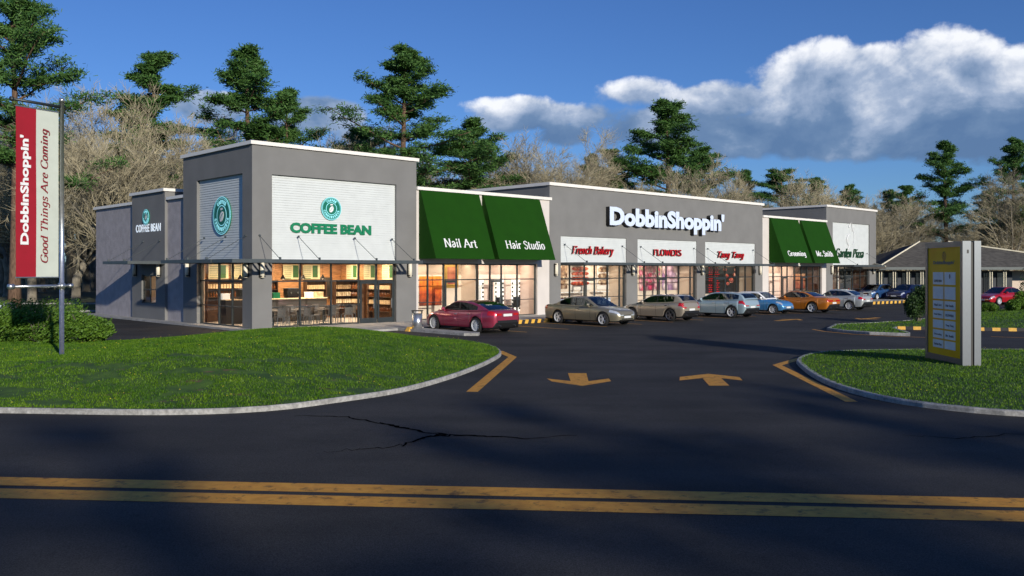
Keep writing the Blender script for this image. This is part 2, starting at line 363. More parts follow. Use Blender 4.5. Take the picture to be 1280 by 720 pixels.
def nib_text(txt, w, h, depth, mats, thick=.105, thin=.035, slant=0., serif=True, gap=.02):
    """serif / brush lettering drawn stroke by stroke, fitted to w x h (h = overall ink height)"""
    quads = []; x = 0
    def bar(p, q, ha, hb):
        d = (q[0]-p[0], q[1]-p[1]); L = math.hypot(*d)
        if L < 1e-6: return
        nx, ny = -d[1]/L, d[0]/L
        quads.append([(p[0]+nx*ha,p[1]+ny*ha),(q[0]+nx*hb,q[1]+ny*hb),(q[0]-nx*hb,q[1]-ny*hb),(p[0]-nx*ha,p[1]-ny*ha)])
    for ch in txt:
        if ch == ' ': x += .32; continue
        adv, ss = GL[ch]
        for s in ss:
            tk = s.split(); k = tk[0]; nums = [float(a) for a in tk[1:]]
            P = [(nums[i]+x, nums[i+1]) for i in range(0, len(nums), 2)]
            if k == 'd':
                r = thick*.62
                quads.append([(P[0][0]+r*math.cos(a*math.pi/4), P[0][1]+r*math.sin(a*math.pi/4)) for a in range(8)]); continue
            raw = P
            if k == 'c': P = catmull(P)
            def hw(a, b):
                d = (b[0]-a[0], b[1]-a[1]); L = math.hypot(*d) or 1
                return (thin + (thick-thin)*(abs(d[1])/L)**1.1)/2
            for i in range(len(P)-1):
                h0 = hw(P[i], P[i+1]); ha = h0 if i == 0 else (h0+hw(P[i-1],P[i]))/2; hb = h0 if i == len(P)-2 else (h0+hw(P[i+1],P[i+2]))/2
                if k == 'l': ha = hb = h0
                bar(P[i], P[i+1], ha, hb)
            if serif and k == 'l' and len(raw) == 2 and abs(raw[1][1]-raw[0][1]) > .4:
                for q in raw:
                    if q[1] < .02 or q[1] > .44:
                        zz = q[1] + (thin*.5 if q[1] < .02 else -thin*.5)
                        lo = .10 if not (ch in 'halnmrui' and q[1] > .3) else .08
                        hi = .10 if not (q[1] > .3 and ch in 'hlnmriudk') else .0
                        bar((q[0]-lo, zz), (q[0]+hi, zz), thin*.5, thin*.5)
        x += adv + gap
    quads = [[(p[0]+p[1]*slant, p[1]) for p in q] for q in quads]
    xs = [p[0] for q in quads for p in q]; ys = [p[1] for q in quads for p in q]
    x0, x1, y0, y1 = min(xs), max(xs), min(ys), max(ys)
    mb = MB()
    for i, q in enumerate(quads):
        pts = [((p[0]-x0)/(x1-x0)*w, (p[1]-y0)/(y1-y0)*h) for p in q]
        ar = sum(pts[k][0]*pts[(k+1)%len(pts)][1]-pts[(k+1)%len(pts)][0]*pts[k][1] for k in range(len(pts)))
        if ar < 0: pts.reverse()
        n = len(pts); dd = depth + (i % 7)*.0012
        v = [(p[0], -dd, p[1]) for p in pts] + [(p[0], 0, p[1]) for p in pts]
        mb.mi = 0; mb.add(v, [tuple(range(n))])
        mb.mi = len(mats)-1 if len(mats) > 1 else 0
        mb.add(v, [(k, n+k, n+(k+1)%n, (k+1)%n) for k in range(n)])
    return mb.data('lettering', mats)

# ------------------------------------------------------------------ ground, road, islands
from mathutils.geometry import delaunay_2d_cdt
def smooth_closed(P, n=4):
    out = []; L = len(P)
    for i in range(L):
        a, b, c, d = P[i-1], P[i], P[(i+1)%L], P[(i+2)%L]
        for k in range(n):
            t = k/n
            out.append(tuple(.5*((2*b[j])+(-a[j]+c[j])*t+(2*a[j]-5*b[j]+4*c[j]-d[j])*t*t+(-a[j]+3*b[j]-3*c[j]+d[j])*t**3) for j in (0,1)))
    return out
def inside(p, P):
    r = False; n = len(P)
    for i in range(n):
        a, b = P[i], P[i-1]
        if (a[1] > p[1]) != (b[1] > p[1]) and p[0] < (b[0]-a[0])*(p[1]-a[1])/(b[1]-a[1])+a[0]: r = not r
    return r
def edge_dist(p, P):
    m = 1e9; n = len(P)
    for i in range(n):
        a, b = P[i-1], P[i]; dx, dy = b[0]-a[0], b[1]-a[1]; L = dx*dx+dy*dy
        t = max(0, min(1, ((p[0]-a[0])*dx+(p[1]-a[1])*dy)/L)) if L else 0
        m = min(m, math.hypot(p[0]-a[0]-t*dx, p[1]-a[1]-t*dy))
    return m
def sstep(x): x = max(0, min(1, x)); return x*x*(3-2*x)
def island(name, P, hf, cell, kerb_w=.17, material='turf'):
    xs = [p[0] for p in P]; ys = [p[1] for p in P]
    pts = [Vector(p) for p in P]; n = len(P)
    y = min(ys)
    while y < max(ys):
        x = min(xs)
        while x < max(xs):
            q = (x+random.uniform(-.2,.2)*cell, y+random.uniform(-.2,.2)*cell)
            if inside(q, P) and edge_dist(q, P) > cell*.4: pts.append(Vector(q))
            x += cell
        y += cell
    r = delaunay_2d_cdt(pts, [(i,(i+1)%n) for i in range(n)], [list(range(n))], 1, 1e-5)
    mb = MB(); mb.sm = True
    mb.add([(p[0],p[1],hf(p[0],p[1])) for p in r[0]], [tuple(f) if 1 else f for f in r[2]])
    o = mb.build(name, M[material], kind='structure')
    return o
def kerb(name, P, w=.17, h=.13, closed=True, m='kerb', kind='structure', base=.0):
    mb = MB(); n = len(P); rows = []
    for i in range(n + (1 if closed else 0)):
        k = i % n
        a = P[k-1] if (closed or k > 0) else P[k]; c = P[(k+1)%n] if (closed or k < n-1) else P[k]
        dx, dy = c[0]-a[0], c[1]-a[1]; L = math.hypot(dx,dy) or 1
        nx, ny = dy/L, -dx/L
        p = P[k]
        o = (p[0]+nx*w*.5, p[1]+ny*w*.5); q = (p[0]-nx*w*.5, p[1]-ny*w*.5)
        rows.append([(o[0],o[1],base),(o[0],o[1],h-.025),(o[0]-nx*.025,o[1]-ny*.025,h),(q[0],q[1],h),(q[0],q[1],base)])
    mb.grid(rows)
    return mb.build(name, M[m], kind=kind)

mb = MB(); mb.quad((-700,-300,0),(700,-300,0),(700,900,0),(-700,900,0))
mb.build('ground', M['forest'], kind='structure')
mb = MB()
mb.add([(-90,11.7,.004),(-40,7.7,.004),(90,-3.0,.004),(110,30,.004),(110,84,.004),(24,92,.004),(-24,58.5,.004),(-90,57,.004)], [tuple(range(8))])
mb.build('asphalt_road_and_parking', M['asphalt'], kind='structure')

# left lawn mound
LP = smooth_closed([(-60,21.8),(-30,19.2),(-16,17.95),(-10.07,17.44),(-6.8,17.2),(-4.93,17.64),(-3.73,18.81),(-2.6,20.3),(-1.75,22.5),(-1.12,24.83),(-.65,27.2),(-.42,29.2),(-.62,31.2),(-1.4,33.4),(-3.2,35.6),(-6.2,37.4),(-9.6,37.2),(-12.2,34.9),(-15.5,33.9),(-22,34.6),(-36,37),(-60,42)], 3)
def hL(x, y):
    d = edge_dist((x,y), LP)
    hm = .34 + .27*sstep((x+13.5)/5) 
    return .11 + hm*sstep(d/5.2) + .035*mnoise.noise(Vector((x*.5,y*.5,0)))*sstep(d/1.5)
island('lawn_mound', LP, hL, .55, material='mound_turf')
kerb('kerb', LP, .14, .11)
RP = smooth_closed([(8.9,27.4),(8.25,25.0),(7.85,22.6),(7.75,20.8),(8.0,19.0),(8.75,17.75),(10.2,16.85),(14,16.1),(24,15.1),(44,13.3),(60,24),(44,29.0),(24,30.3),(17.4,30.4),(13,30.3),(10.4,29.5)], 3)
def hR(x, y):
    d = edge_dist((x,y), RP)
    return .10 + .07*sstep(d/3.5) + .03*mnoise.noise(Vector((x*.5,y*.5,4)))*sstep(d/1.5)
island('lawn_island', RP, hR, .55)
kerb('kerb', RP, .14, .11)
FP = [(14.75,41.3),(14.9,39.8),(15.6,38.6),(16.9,37.7),(17.15,38.4),(17.75,41.2),(18.3,42.2),(23.6,40.9),(34,38.8),(60,34),(60,62),(38,63),(31,60.5),(25,52),(22,48.2),(18.9,45.8),(16.2,44.3)]
def hF(x, y):
    d = edge_dist((x,y), FP)
    return .11 + .22*sstep(d/5)
island('lawn_island', FP, hF, .9)
kerb('kerb', FP, .17, .13)
# verge and park beyond the left end of the buildings
VP = [(-90,58.2),(-30,58.6),(-27.5,60),(-27,66),(-28,70.5),(-90,71)]
island('lawn_verge', VP, lambda x,y: .11, 3.)
kerb('kerb', VP, .2, .13)
mb = MB(); mb.box(-120,-24,72.3,72.9,0,.14); mb.build('kerb', M['kerb'], kind='structure')
mb = MB(); mb.box(-34.2,-25.2,51.2,51.7,.0,.12); mb.build('kerb', M['kerb'], kind='structure')

def blades(name, P, hf, n, box, hh=(.022,.055), w=.011, label=None, thin=None):
    mb = MB(); V = []; F = []
    rnd = random.Random(11)
    x0,x1,y0,y1 = box; k = 0; t = 0
    while k < n and t < n*4:
        t += 1
        x = rnd.uniform(x0,x1); y = y0+(y1-y0)*rnd.random()**1.15
        if not inside((x,y), P): continue
        if thin and rnd.random() < thin(x,y): continue
        z = hf(x,y)
        a = rnd.uniform(0, math.pi); h = rnd.uniform(*hh); ww = w*rnd.uniform(.7,1.4)
        c, s = math.cos(a)*ww, math.sin(a)*ww; lx, ly = rnd.gauss(0,.4)*h, rnd.gauss(0,.4)*h
        b = len(V)
        V += [(x-c,y-s,z-.01),(x+c,y+s,z-.01),(x+lx,y+ly,z+h)]; F.append((b,b+1,b+2)); k += 1
    me = bpy.data.meshes.new(name); me.from_pydata(V, [], F); me.materials.append(M['blade'])
    return link(name, me, kind='stuff', label=label)
class HGrid:     # height lookup so that thousands of blades need no polygon distance each
    def __init__(s, f, box, c=.4):
        s.x0,s.x1,s.y0,s.y1 = box; s.c = c
        s.nx = int((s.x1-s.x0)/c)+2; s.ny = int((s.y1-s.y0)/c)+2
        s.g = [[f(s.x0+i*c, s.y0+j*c) for i in range(s.nx)] for j in range(s.ny)]
    def __call__(s, x, y):
        fx = max(0,min(s.nx-1.001,(x-s.x0)/s.c)); fy = max(0,min(s.ny-1.001,(y-s.y0)/s.c)); i = int(fx); j = int(fy); a = fx-i; b = fy-j
        g = s.g; return (g[j][i]*(1-a)+g[j][i+1]*a)*(1-b)+(g[j+1][i]*(1-a)+g[j+1][i+1]*a)*b
def bare_patch(x, y):
    v = mnoise.noise(Vector((x*.8,y*1.5,9)))+.5*mnoise.noise(Vector((x*2.3,y*3.5,3)))
    return max(.1, min(.97, (v-.16)*7+.1))*(1 if y < 22.5 else .3)
boxL = (-22,.2,16.5,38); gL = HGrid(hL, boxL)
boxR = (7.2,26,14.5,31); gR = HGrid(hR, boxR)
boxF = (14.5,42,36,62); gF = HGrid(hF, boxF, .8)
blades('lawn_grass', LP, gL, 230000, boxL, label='mown green grass on the left mound', thin=bare_patch)
blades('lawn_grass', RP, gR, 110000, boxR, label='mown green grass on the right island')
blades('lawn_grass', FP, gF, 40000, boxF, (.03,.07), .02, label='green grass on the far island')
# dandelions
def flowers(P, hg, n, box, seed):
    rnd = random.Random(seed); mb = MB(); k = 0
    while k < n:
        x = rnd.uniform(box[0],box[1]); y = rnd.uniform(box[2],box[3])
        if not inside((x,y), P) or mnoise.noise(Vector((x*.35,y*.35,seed))) < -.1: continue
        z = hg(x,y)+rnd.uniform(.06,.12); r = rnd.uniform(.010,.022)
        mb.add([(x+r*math.cos(i*1.2566),y+r*math.sin(i*1.2566),z+r*.5) for i in range(5)]+[(x,y,z+r),(x,y,z-.09)], [(i,(i+1)%5,5) for i in range(5)])
        k += 1
    mb.build('dandelions', FLOWER, kind='stuff', label='tiny yellow dandelions in the lawn')
FLOWER = mat('dandelion_yellow', (.70,.55,.04), .7, var=.2)
flowers(LP, gL, 330, boxL, 3); flowers(RP, gR, 150, boxR, 5)

# paint
mb = MB(); z = .009
def strip(P, w):      # mitred flat ribbon
    n = len(P); rows = []
    for i, p in enumerate(P):
        a = P[max(i-1,0)]; c = P[min(i+1,n-1)]
        def nrm(u, v):
            dx, dy = v[0]-u[0], v[1]-u[1]; L = math.hypot(dx,dy) or 1; return (-dy/L, dx/L)
        n1 = nrm(a,p) if i > 0 else nrm(p,c); n2 = nrm(p,c) if i < n-1 else nrm(a,p)
        m = (n1[0]+n2[0], n1[1]+n2[1]); L = math.hypot(*m); m = (m[0]/L,m[1]/L); k = w*.5/max(.35,(m[0]*n1[0]+m[1]*n1[1]))
        rows.append([(p[0]+m[0]*k,p[1]+m[1]*k,z),(p[0]-m[0]*k,p[1]-m[1]*k,z)])
    mb.grid(rows)
t = -.0852
for yc, w in ((11.18,.44),(10.57,.46)):      # double centre line
    mb.add([(-70, yc+70*-t-w/2, z),(70, yc+70*t-w/2, z),(70, yc+70*t+w/2, z),(-70, yc-70*t+w/2, z)], [(0,1,2,3)])
mb.build('centre_line_marking', M['yellow'], kind='structure')
mb = MB(); strip([(-.92,20.4),(.02,28.6),(-.45,30.7)], .27)
strip([(7.22,18.85),(7.82,26.15),(9.15,28.15)], .26)
strip([(14.25,42.0),(14.3,40.6),(14.9,38.9),(16.1,37.6),(17.3,36.9)], .14)
strip([(20.2,37.4),(21.6,36.6)], .12)
mb.build('edge_line_marking', M['yellow'], kind='structure')
def arrow(P): 
    m2 = MB(); m2.add([(x,y,.009) for x,y in P[0]], [tuple(range(len(P[0])))]); m2.add([(x,y,.009) for x,y in P[1]], [tuple(range(len(P[1])))])
    m2.build('lane_arrow_marking', M['yellow'], kind='structure')
def mk_arrow(cx, cy, ang, L=2.3, W=1.55, hw=.24, sw=.19):
    c, s = math.cos(ang), math.sin(ang)
    T = lambda x,y: (cx+x*c-y*s, cy+x*s+y*c)
    tip = L/2; head = [T(0,tip),T(-W/2,tip-W*.62),T(-W/2,tip-W*.62-hw*1.6),T(0,tip-hw*2.1),T(W/2,tip-W*.62-hw*1.6),T(W/2,tip-W*.62)]
    arrow([head, [T(-sw,tip-hw*2.1-.001-.02),T(-sw,-tip),T(sw,-tip),T(sw,tip-hw*2.1-.021)]])
mb = MB()
arrow([[(.90,22.9),(1.0,22.3),(1.7,21.45),(2.5,22.35),(2.5,22.9),(1.72,22.15)], [(1.52,24.1),(1.48,22.36),(1.72,22.156),(1.93,22.37),(2.02,24.1)]])
arrow([[(4.25,22.5),(4.4,23.25),(5.3,23.95),(5.95,23.2),(5.85,22.5),(5.22,23.2)], [(4.78,21.5),(5.27,21.5),(5.42,22.98),(5.225,23.196),(4.93,22.93)]])
e = B(26.2,-12.5); mk_arrow(e.x, e.y, BA-math.pi/2, 2.6, 1.3)
e = B(31,-15); mk_arrow(e.x, e.y, BA+math.pi/2, 2.6, 1.3)
mb = MB()
for i in range(15):
    u = 5.8+2.8*i
    if i == 0: continue
    a, b2, c, d = B(u-.06,-9.3), B(u+.06,-9.3), B(u+.06,-4.45), B(u-.06,-4.45)
    mb.quad((a.x,a.y,z),(b2.x,b2.y,z),(c.x,c.y,z),(d.x,d.y,z))
mb.build('parking_bay_marking', M['yellow'], kind='structure')
# tar cracks
CZ = [.0075]
def crack(P, ws):
    CZ[0] += .0012; cz = CZ[0]; ws = [w*.95 for w in ws]
    m2 = MB(); rows = []; Q = []
    rnd = random.Random(len(P))
    for i in range(len(P)-1):
        for k in range(7):
            f = k/7; Q.append((P[i][0]*(1-f)+P[i+1][0]*f+rnd.gauss(0,.035), P[i][1]*(1-f)+P[i+1][1]*f+rnd.gauss(0,.05), (ws[i]*(1-f)+ws[i+1]*f)*rnd.uniform(.6,1.4)))
    Q.append((P[-1][0],P[-1][1],ws[-1]))
    for i, q in enumerate(Q):
        a = Q[max(i-1,0)]; c = Q[min(i+1,len(Q)-1)]; dx, dy = c[0]-a[0], c[1]-a[1]; L = math.hypot(dx,dy) or 1
        rows.append([(q[0]-dy/L*q[2]/2, q[1]+dx/L*q[2]/2, cz),(q[0]+dy/L*q[2]/2, q[1]-dx/L*q[2]/2, cz)])
    m2.grid(rows); m2.build('road_crack', M['crack'], kind='structure')
crack([(-4.2,17.1),(-3.3,17.0),(-2.45,16.3),(-2.1,15.9),(-1.55,15.35),(-1.1,15.05)], [.02,.05,.05,.10,.06,.08])
crack([(-1.75,14.15),(-1.45,14.9),(-1.1,15.05),(-.5,14.95),(.2,14.75),(1.1,15.0)], [.03,.08,.10,.07,.05,.02])
crack([(-2.9,13.6),(-2.2,13.9),(-1.75,14.15)], [.015,.03,.03])
crack([(6.6,15.0),(7.4,14.75),(8.3,15.05),(9.3,15.2)], [.015,.03,.03,.015])

# sidewalk in front of the shops
def bpoly(mbx, P, z0, z1):
    mbx.prism([(B(*p).x, B(*p).y) for p in P], z0, z1)
mb = MB(); bpoly(mb, [(-.55,20.8),(-.55,-.2),(.0,-.9),(2.6,-3.9),(3.4,-4.3),(67.5,-4.3),(67.5,20.8)], 0, .10)
mb.build('sidewalk', M['walk'], kind='structure')
mb = MB(); bpoly(mb, [(5.1,-9.0),(5.55,-9.45),(6.0,-9.0),(6.0,-4.31),(5.1,-4.31)], 0, .12)
mb.build('kerb_strip', M['kerb'], kind='structure')
def stripe_kerb(P0, P1, n, w, h, label, group, slant=.12):
    P0 = Vector(P0); P1 = Vector(P1); d = P1-P0; L = d.length; d.normalize(); nn = Vector((-d.y,d.x,0))
    ang = math.atan2(d.y, d.x)
    t_ = thing('striped_kerb', label, 'kerb', P0, ang, group)
    a = MB(); b_ = MB()
    st = L/(2*n)
    for i in range(2*n):
        m2 = a if i % 2 == 0 else b_
        x0, x1 = i*st, (i+1)*st
        v = [(x0,-w/2,0),(x1,-w/2,0),(x1,w/2,0),(x0,w/2,0),(x0+slant,-w/2+.04,h),(x1+slant,-w/2+.04,h),(x1+slant,w/2-.04,h),(x0+slant,w/2-.04,h)]
        m2.add(v, [(0,3,2,1),(4,5,6,7),(0,1,5,4),(1,2,6,5),(2,3,7,6),(3,0,4,7)])
    a.build('yellow_stripe', M['kerb_yellow'], t_); b_.build('black_stripe', M['kerb_black'], t_)
    return t_
stripe_kerb(B(12.6,-4.5,.006), B(14.5,-4.5,.006), 4, .28, .2, 'short yellow and black wheel stop behind the red saloon', 'wheel stops')
stripe_kerb(B(14.75,-4.5,.006), B(16.4,-4.5,.006), 4, .28, .2, 'short yellow and black wheel stop beside the front of the bronze saloon', 'wheel stops')
stripe_kerb(B(5.0,-5.1,.006), B(5.6,-5.1,.006), 2, .3, .2, 'stub of yellow and black kerb beside the steel bin', 'wheel stops')
stripe_kerb((18.25,41.98,.006), (23.5,40.67,.006), 8, .2, .15, 'yellow and black kerb along the far lawn island left of the totem', 'striped kerbs', .0)
stripe_kerb((23.55,40.65,.006), (34,38.52,.006), 15, .2, .15, 'yellow and black kerb along the far lawn island right of the totem', 'striped kerbs', .0)
stripe_kerb((29.0,72.6,.006), (35.4,77.6,.006), 12, .4, .22, 'yellow and black kerb in front of the navy estate car', 'striped kerbs')

# ------------------------------------------------------------------ the shopping building
mall = thing('shopping_building', 'long low grey shopping building with a tall coffee shop corner and white roof flashing', 'building', C0, BA)
def P_(name, mb_, m, label=None, parent=None):
    return mb_.build(name, M[m] if isinstance(m, str) else m, parent or mall, label=label)
# coffee shop tower
w = MB()
w.box(0,1.01,0,.35,0,8.62); w.box(8.2,9.52,0,.35,0,8.62); w.box(1.01,8.2,0,.35,7.3,8.62); w.box(1.01,8.2,.02,.35,3.2,3.32)
w.box(0,.35,.35,.94,0,8.62); w.box(0,.35,5.81,7.43,0,8.62); w.box(0,.35,.94,5.81,7.35,8.62); w.box(.02,.35,.94,5.81,3.2,3.32)
w.box(.35,9.17,7.08,7.43,3.5,8.62); w.box(9.17,9.52,.35,7.43,3.3,8.62)
P_('tower_wall', w, 'grey', 'dark grey rendered corner tower of the coffee shop')
def cornice(x0,x1,y0,y1,z0,z1,o=.11,t=.3,sides='fblr'):
    c = MB()
    c.box(x0-(o if 'l' in sides else 0), x1+(o if 'r' in sides else 0), y0-o, y0+t, z0, z1)
    if 'l' in sides: c.box(x0-o, x0+t, y0+t, y1, z0, z1)
    if 'r' in sides: c.box(x1-t, x1+o, y0+t, y1, z0, z1)
    if 'b' in sides: c.box(x0-o, x1+o, y1, y1+o, z0, z1)
    return c
P_('roof_flashing', cornice(0,9.52,0,7.43,8.62,8.79), 'white')
w = MB(); w.box(.35,9.17,.35,7.08,8.2,8.25); w.box(9.52,19.84,.35,20.6,6.9,6.95); w.box(20.1,44.6,.35,20.6,7.7,7.75); w.box(44.9,55.8,.35,20.6,6.9,6.95); w.box(56.1,65.8,.35,20.2,8.2,8.25); w.box(.5,9.52,7.43,20.3,6.4,6.45)
P_('roof', w, 'roof')
# lap siding panels: real horizontal laps
def siding_panel(n, x0, x1, z0, z1, y, side=False, rec=None):
    s = MB(); dz = (z1-z0)/n
    for i in range(n):
        a, b_ = z0+i*dz, z0+(i+1)*dz
        if side: s.add([(y-.012,x0,a),(y-.012,x1,a),(y+.012,x1,b_),(y+.012,x0,b_),(y+.012,x1,a),(y+.012,x0,a)], [(0,3,2,1),(0,1,4,5)])
        else: s.add([(x0,y-.012,a),(x1,y-.012,a),(x1,y+.012,b_),(x0,y+.012,b_),(x1,y+.012,a),(x0,y+.012,a)], [(0,1,2,3),(0,5,4,1)])
    return s
P_('siding_panel', siding_panel(34, 1.01, 8.2, 3.32, 7.3, .14), 'siding', 'large white lap-siding panel above the coffee shop window')
P_('siding_panel', siding_panel(34, .94, 5.81, 3.32, 7.35, .15, True), 'siding', 'grey-looking lap-siding panel on the side of the tower')
# low wing with pilaster
w = MB(); w.box(.15,.5,7.43,9.75,0,6.6); P_('wing_wall', w, 'pale', 'short stucco wall between the tower and the pilaster')
w = MB(); w.box(.15,.5,14.35,20.6,0,6.6); w.box(.12,.15,14.35,20.6,0,1.03); P_('wing_wall', w, 'pale', 'pale textured stucco wall of the low side wing')
w = MB(); w.box(.5,9.5,20.25,20.6,0,6.6); P_('rear_wall', w, 'pale')
w = MB(); w.box(0,.5,9.75,10.95,0,7.08); w.box(0,.5,12.95,14.35,0,7.08); w.box(0,.5,10.95,12.95,2.55,7.08); w.box(0,.5,10.95,12.95,0,.95); w.box(.5,3.5,9.75,10.05,6.45,7.08); w.box(.5,3.5,14.05,14.35,6.45,7.08); w.box(3.2,3.5,10.05,14.05,6.45,7.08)
P_('pilaster_wall', w, 'grey')
c = MB(); c.box(.02,.55,7.43,9.64,6.6,6.76); c.box(.02,.55,14.46,20.72,6.6,6.76); c.box(.55,9.5,20.3,20.72,6.6,6.76); c.box(-.12,3.6,9.64,14.46,7.08,7.24)
P_('roof_flashing', c, 'white')
c = MB(); c.box(.2,.32,20.62,20.74,0,2.2); c.box(.2,.32,20.62,20.74,2.2,6.6); P_('downpipe', c, 'white')
# cream blocks
def cream_block(x0, x1, gx0, gx1, lab):
    w = MB()
    w.box(x0,gx0,.02,.35,0,7.12); w.box(gx1,x1,.02,.35,0,7.12); w.box(gx0,gx1,.02,.35,3.18,7.12)
    P_('shop_wall', w, 'cream', lab)
    w = MB(); w.box(x0,x1,20.3,20.6,0,7.12); P_('rear_wall', w, 'cream')
    c = MB(); c.box(x0,x1+(.12 if x1 < 30 else .02),-.10,.35,7.12,7.29); P_('roof_flashing', c, 'white')
cream_block(9.52, 19.84, 9.66, 18.79, 'cream wall behind the first pair of green awnings')
cream_block(44.87, 55.79, 45.86, 55.0, 'cream wall behind the second pair of green awnings')
# main block
w = MB()
for a, b_ in ((19.84,20.85),(27.35,28.56),(35.6,36.69),(43.75,44.87)): w.box(a,b_,0,.35,0,8.05)
for a, b_ in ((20.85,27.35),(28.56,35.6),(36.69,43.75)): w.box(a,b_,0,.35,4.95,8.05); w.box(a,b_,.03,.35,3.2,3.3)
w.box(19.84,20.19,.35,20.6,6.5,8.05); w.box(44.52,44.87,.35,20.6,6.5,8.05); w.box(20.19,44.52,20.25,20.6,0,8.05)
P_('main_wall', w, 'grey', 'wide grey rendered wall of the middle block')
P_('roof_flashing', cornice(19.84,44.87,0,20.5,8.05,8.24), 'white')
for a, b_ in ((20.85,27.35),(28.56,35.6),(36.69,43.75)):
    P_('siding_panel', siding_panel(14, a, b_, 3.3, 4.95, .06), 'siding')
# end block
w = MB(); w.box(55.79,57.03,0,.35,0,8.52); w.box(64.6,66.04,0,.35,0,8.52); w.box(57.03,64.6,0,.35,7.2,8.52); w.box(57.03,64.6,.03,.35,3.2,3.3)
w.box(55.79,56.14,.35,20.6,6.5,8.52); w.box(65.69,66.04,.35,20.6,0,8.52); w.box(56.14,65.69,20.25,20.6,0,8.52)
P_('end_wall', w, 'grey', 'grey rendered wall of the taller far end block')
P_('roof_flashing', cornice(55.79,66.04,0,20.5,8.52,8.70), 'white')
P_('siding_panel', siding_panel(36, 57.03, 64.6, 3.3, 7.2, .10), 'siding', 'white siding panel above the pizza shop window')

# glazing
def window(x0, x1, mull, doors=(), tz=2.28, side=False, rail=1.06, zt=3.19, y=.22, noboard=()):
    fr = MB(); t = .035
    def bx(a, b_, z0, z1, d=.05, yy=None):
        q = y if yy is None else yy
        if side: fr.box(q-d, q+d, a, b_, z0, z1)
        else: fr.box(a, b_, q-d, q+d, z0, z1)
    bx(x0,x1,zt-.08,zt); bx(x0,x0+.06,.1,zt-.08); bx(x1-.06,x1,.1,zt-.08)
    xs = sorted(mull)
    for m_ in xs: bx(m_-t, m_+t, .1, zt-.08)
    segs = list(zip([x0+.06]+[m_+t for m_ in xs], [m_-t for m_ in xs]+[x1-.06]))
    for a, b_ in segs:
        bx(a,b_,tz-.03,tz+.03)
        isdoor = any(a < .5*(d0+d1) < b_ for d0, d1 in doors)
        if not isdoor:
            bx(a,b_,.1,.16)
            if rail: bx(a,b_,rail-.02,rail+.02)
    F_ = fr.build('window', M['frame'], mall)
    g = MB()
    if side: g.quad((y,x1-.05,.1),(y,x0+.05,.1),(y,x0+.05,zt-.05),(y,x1-.05,zt-.05))
    else: g.quad((x0+.05,y,.1),(x1-.05,y,.1),(x1-.05,y,zt-.05),(x0+.05,y,zt-.05))
    g.build('pane', M['glass'], F_)
    for a, b_ in doors:
        d = MB(); yy = y-.07
        d.box(a+.04,a+.15,yy-.03,yy+.015,.11,tz-.04); d.box(b_-.15,b_-.04,yy-.03,yy+.015,.11,tz-.04)
        d.box(a+.15,b_-.15,yy-.03,yy+.015,tz-.16,tz-.04); d.box(a+.15,b_-.15,yy-.03,yy+.015,.11,.36)
        D = d.build('door', M['frame'], mall)
        h = MB(); h.cyl((b_-.22,yy-.07,.85),(b_-.22,yy-.07,1.35),.018,n=8); h.build('handle', M['chrome'], D)
window(1.01, 8.2, (2.61,4.35,5.97,7.05), ((5.97,7.05),(7.05,8.17)))
window(.94, 5.81, (2.35,3.75), side=True)
window(9.66, 18.79, (10.45,11.56,12.5,14.1,15.05,15.95,17.25,), ((11.56,12.5),(15.05,15.95)))
window(20.85, 27.35, (21.9,23.3,24.3,25.6,26.85), ((23.3,24.3),))
window(28.56, 35.6, (29.55,31.1,32.1,33.6,35.05), ((31.1,32.1),))
window(36.69, 43.75, (38.2,39.7,41.3,42.6,), ((38.2,39.7),))
window(45.86, 55.0, (46.9,48.3,49.2,50.5,51.6,52.6,53.7), ((48.3,49.2),(51.6,52.6)))
window(57.03, 64.6, (58.3,59.8,61.4,63.0), ((59.8,61.4),))
# side wing window
fr = MB()
for a, b_, c, d in ((10.95,11.02,.95,2.55),(12.88,12.95,.95,2.55),(11.93,11.98,1.02,2.48),(11.02,12.88,.95,1.02),(11.02,12.88,2.48,2.55),(11.02,12.88,1.72,1.76)): fr.box(.1,.16,a,b_,c,d)
F_ = fr.build('window', M['frame'], mall); g = MB(); g.quad((.13,12.9,1),(.13,11,1),(.13,11,2.5),(.13,12.9,2.5)); g.build('pane', M['glass'], F_)
# interior shell (floors, ceilings, back walls, partitions)
def room(x0, x1, y1, wall, lab, y0=.36, n=2, e=1., ceil=3.3):
    w = MB(); w.box(x0,x1,y1,y1+.1,.1,ceil); P_('back_wall', w, wall, lab)
    for xa in (x0, x1-.04): w = MB(); w.box(xa,xa+.04,y0,y1,.1,ceil); P_('partition', w, wall)
    w = MB(); w.box(x0,x1,.0,y1+.1,.10,.112); P_('shop_floor', w, 'tilefloor')
    w = MB(); w.box(x0,x1,.36,y1+.1,ceil,ceil+.05); P_('ceiling', w, 'ceil')
    for i in range(n):
        cx = x0+(x1-x0)*(i+.5)/n; cy = y0+(y1-y0)*.55
        c = MB(); c.box(-.9,.9,-.3,.3,-.05,0)
        o = thing('ceiling_light', 'flush ceiling light panel inside the '+lab, 'ceiling light', B(cx,cy,ceil-.002), BA, 'ceiling lights inside the shops')
        c.build('diffuser', M['panelum'], o)
        c = MB(); c.box(-.95,.95,-.35,-.3,-.06,0); c.box(-.95,.95,.3,.35,-.06,0); c.build('frame', M['frame'], o)
        li = bpy.data.lights.new('ceiling_lamp', 'AREA'); li.shape = 'RECTANGLE'; li.size = 1.8; li.size_y = .6; li.energy = 30*e; li.color = (1,.80,.60)
        lo = bpy.data.objects.new('ceiling_lamp', li); COL.objects.link(lo); lo.location = B(cx,cy,ceil-.07); lo.rotation_euler = (0,0,BA)
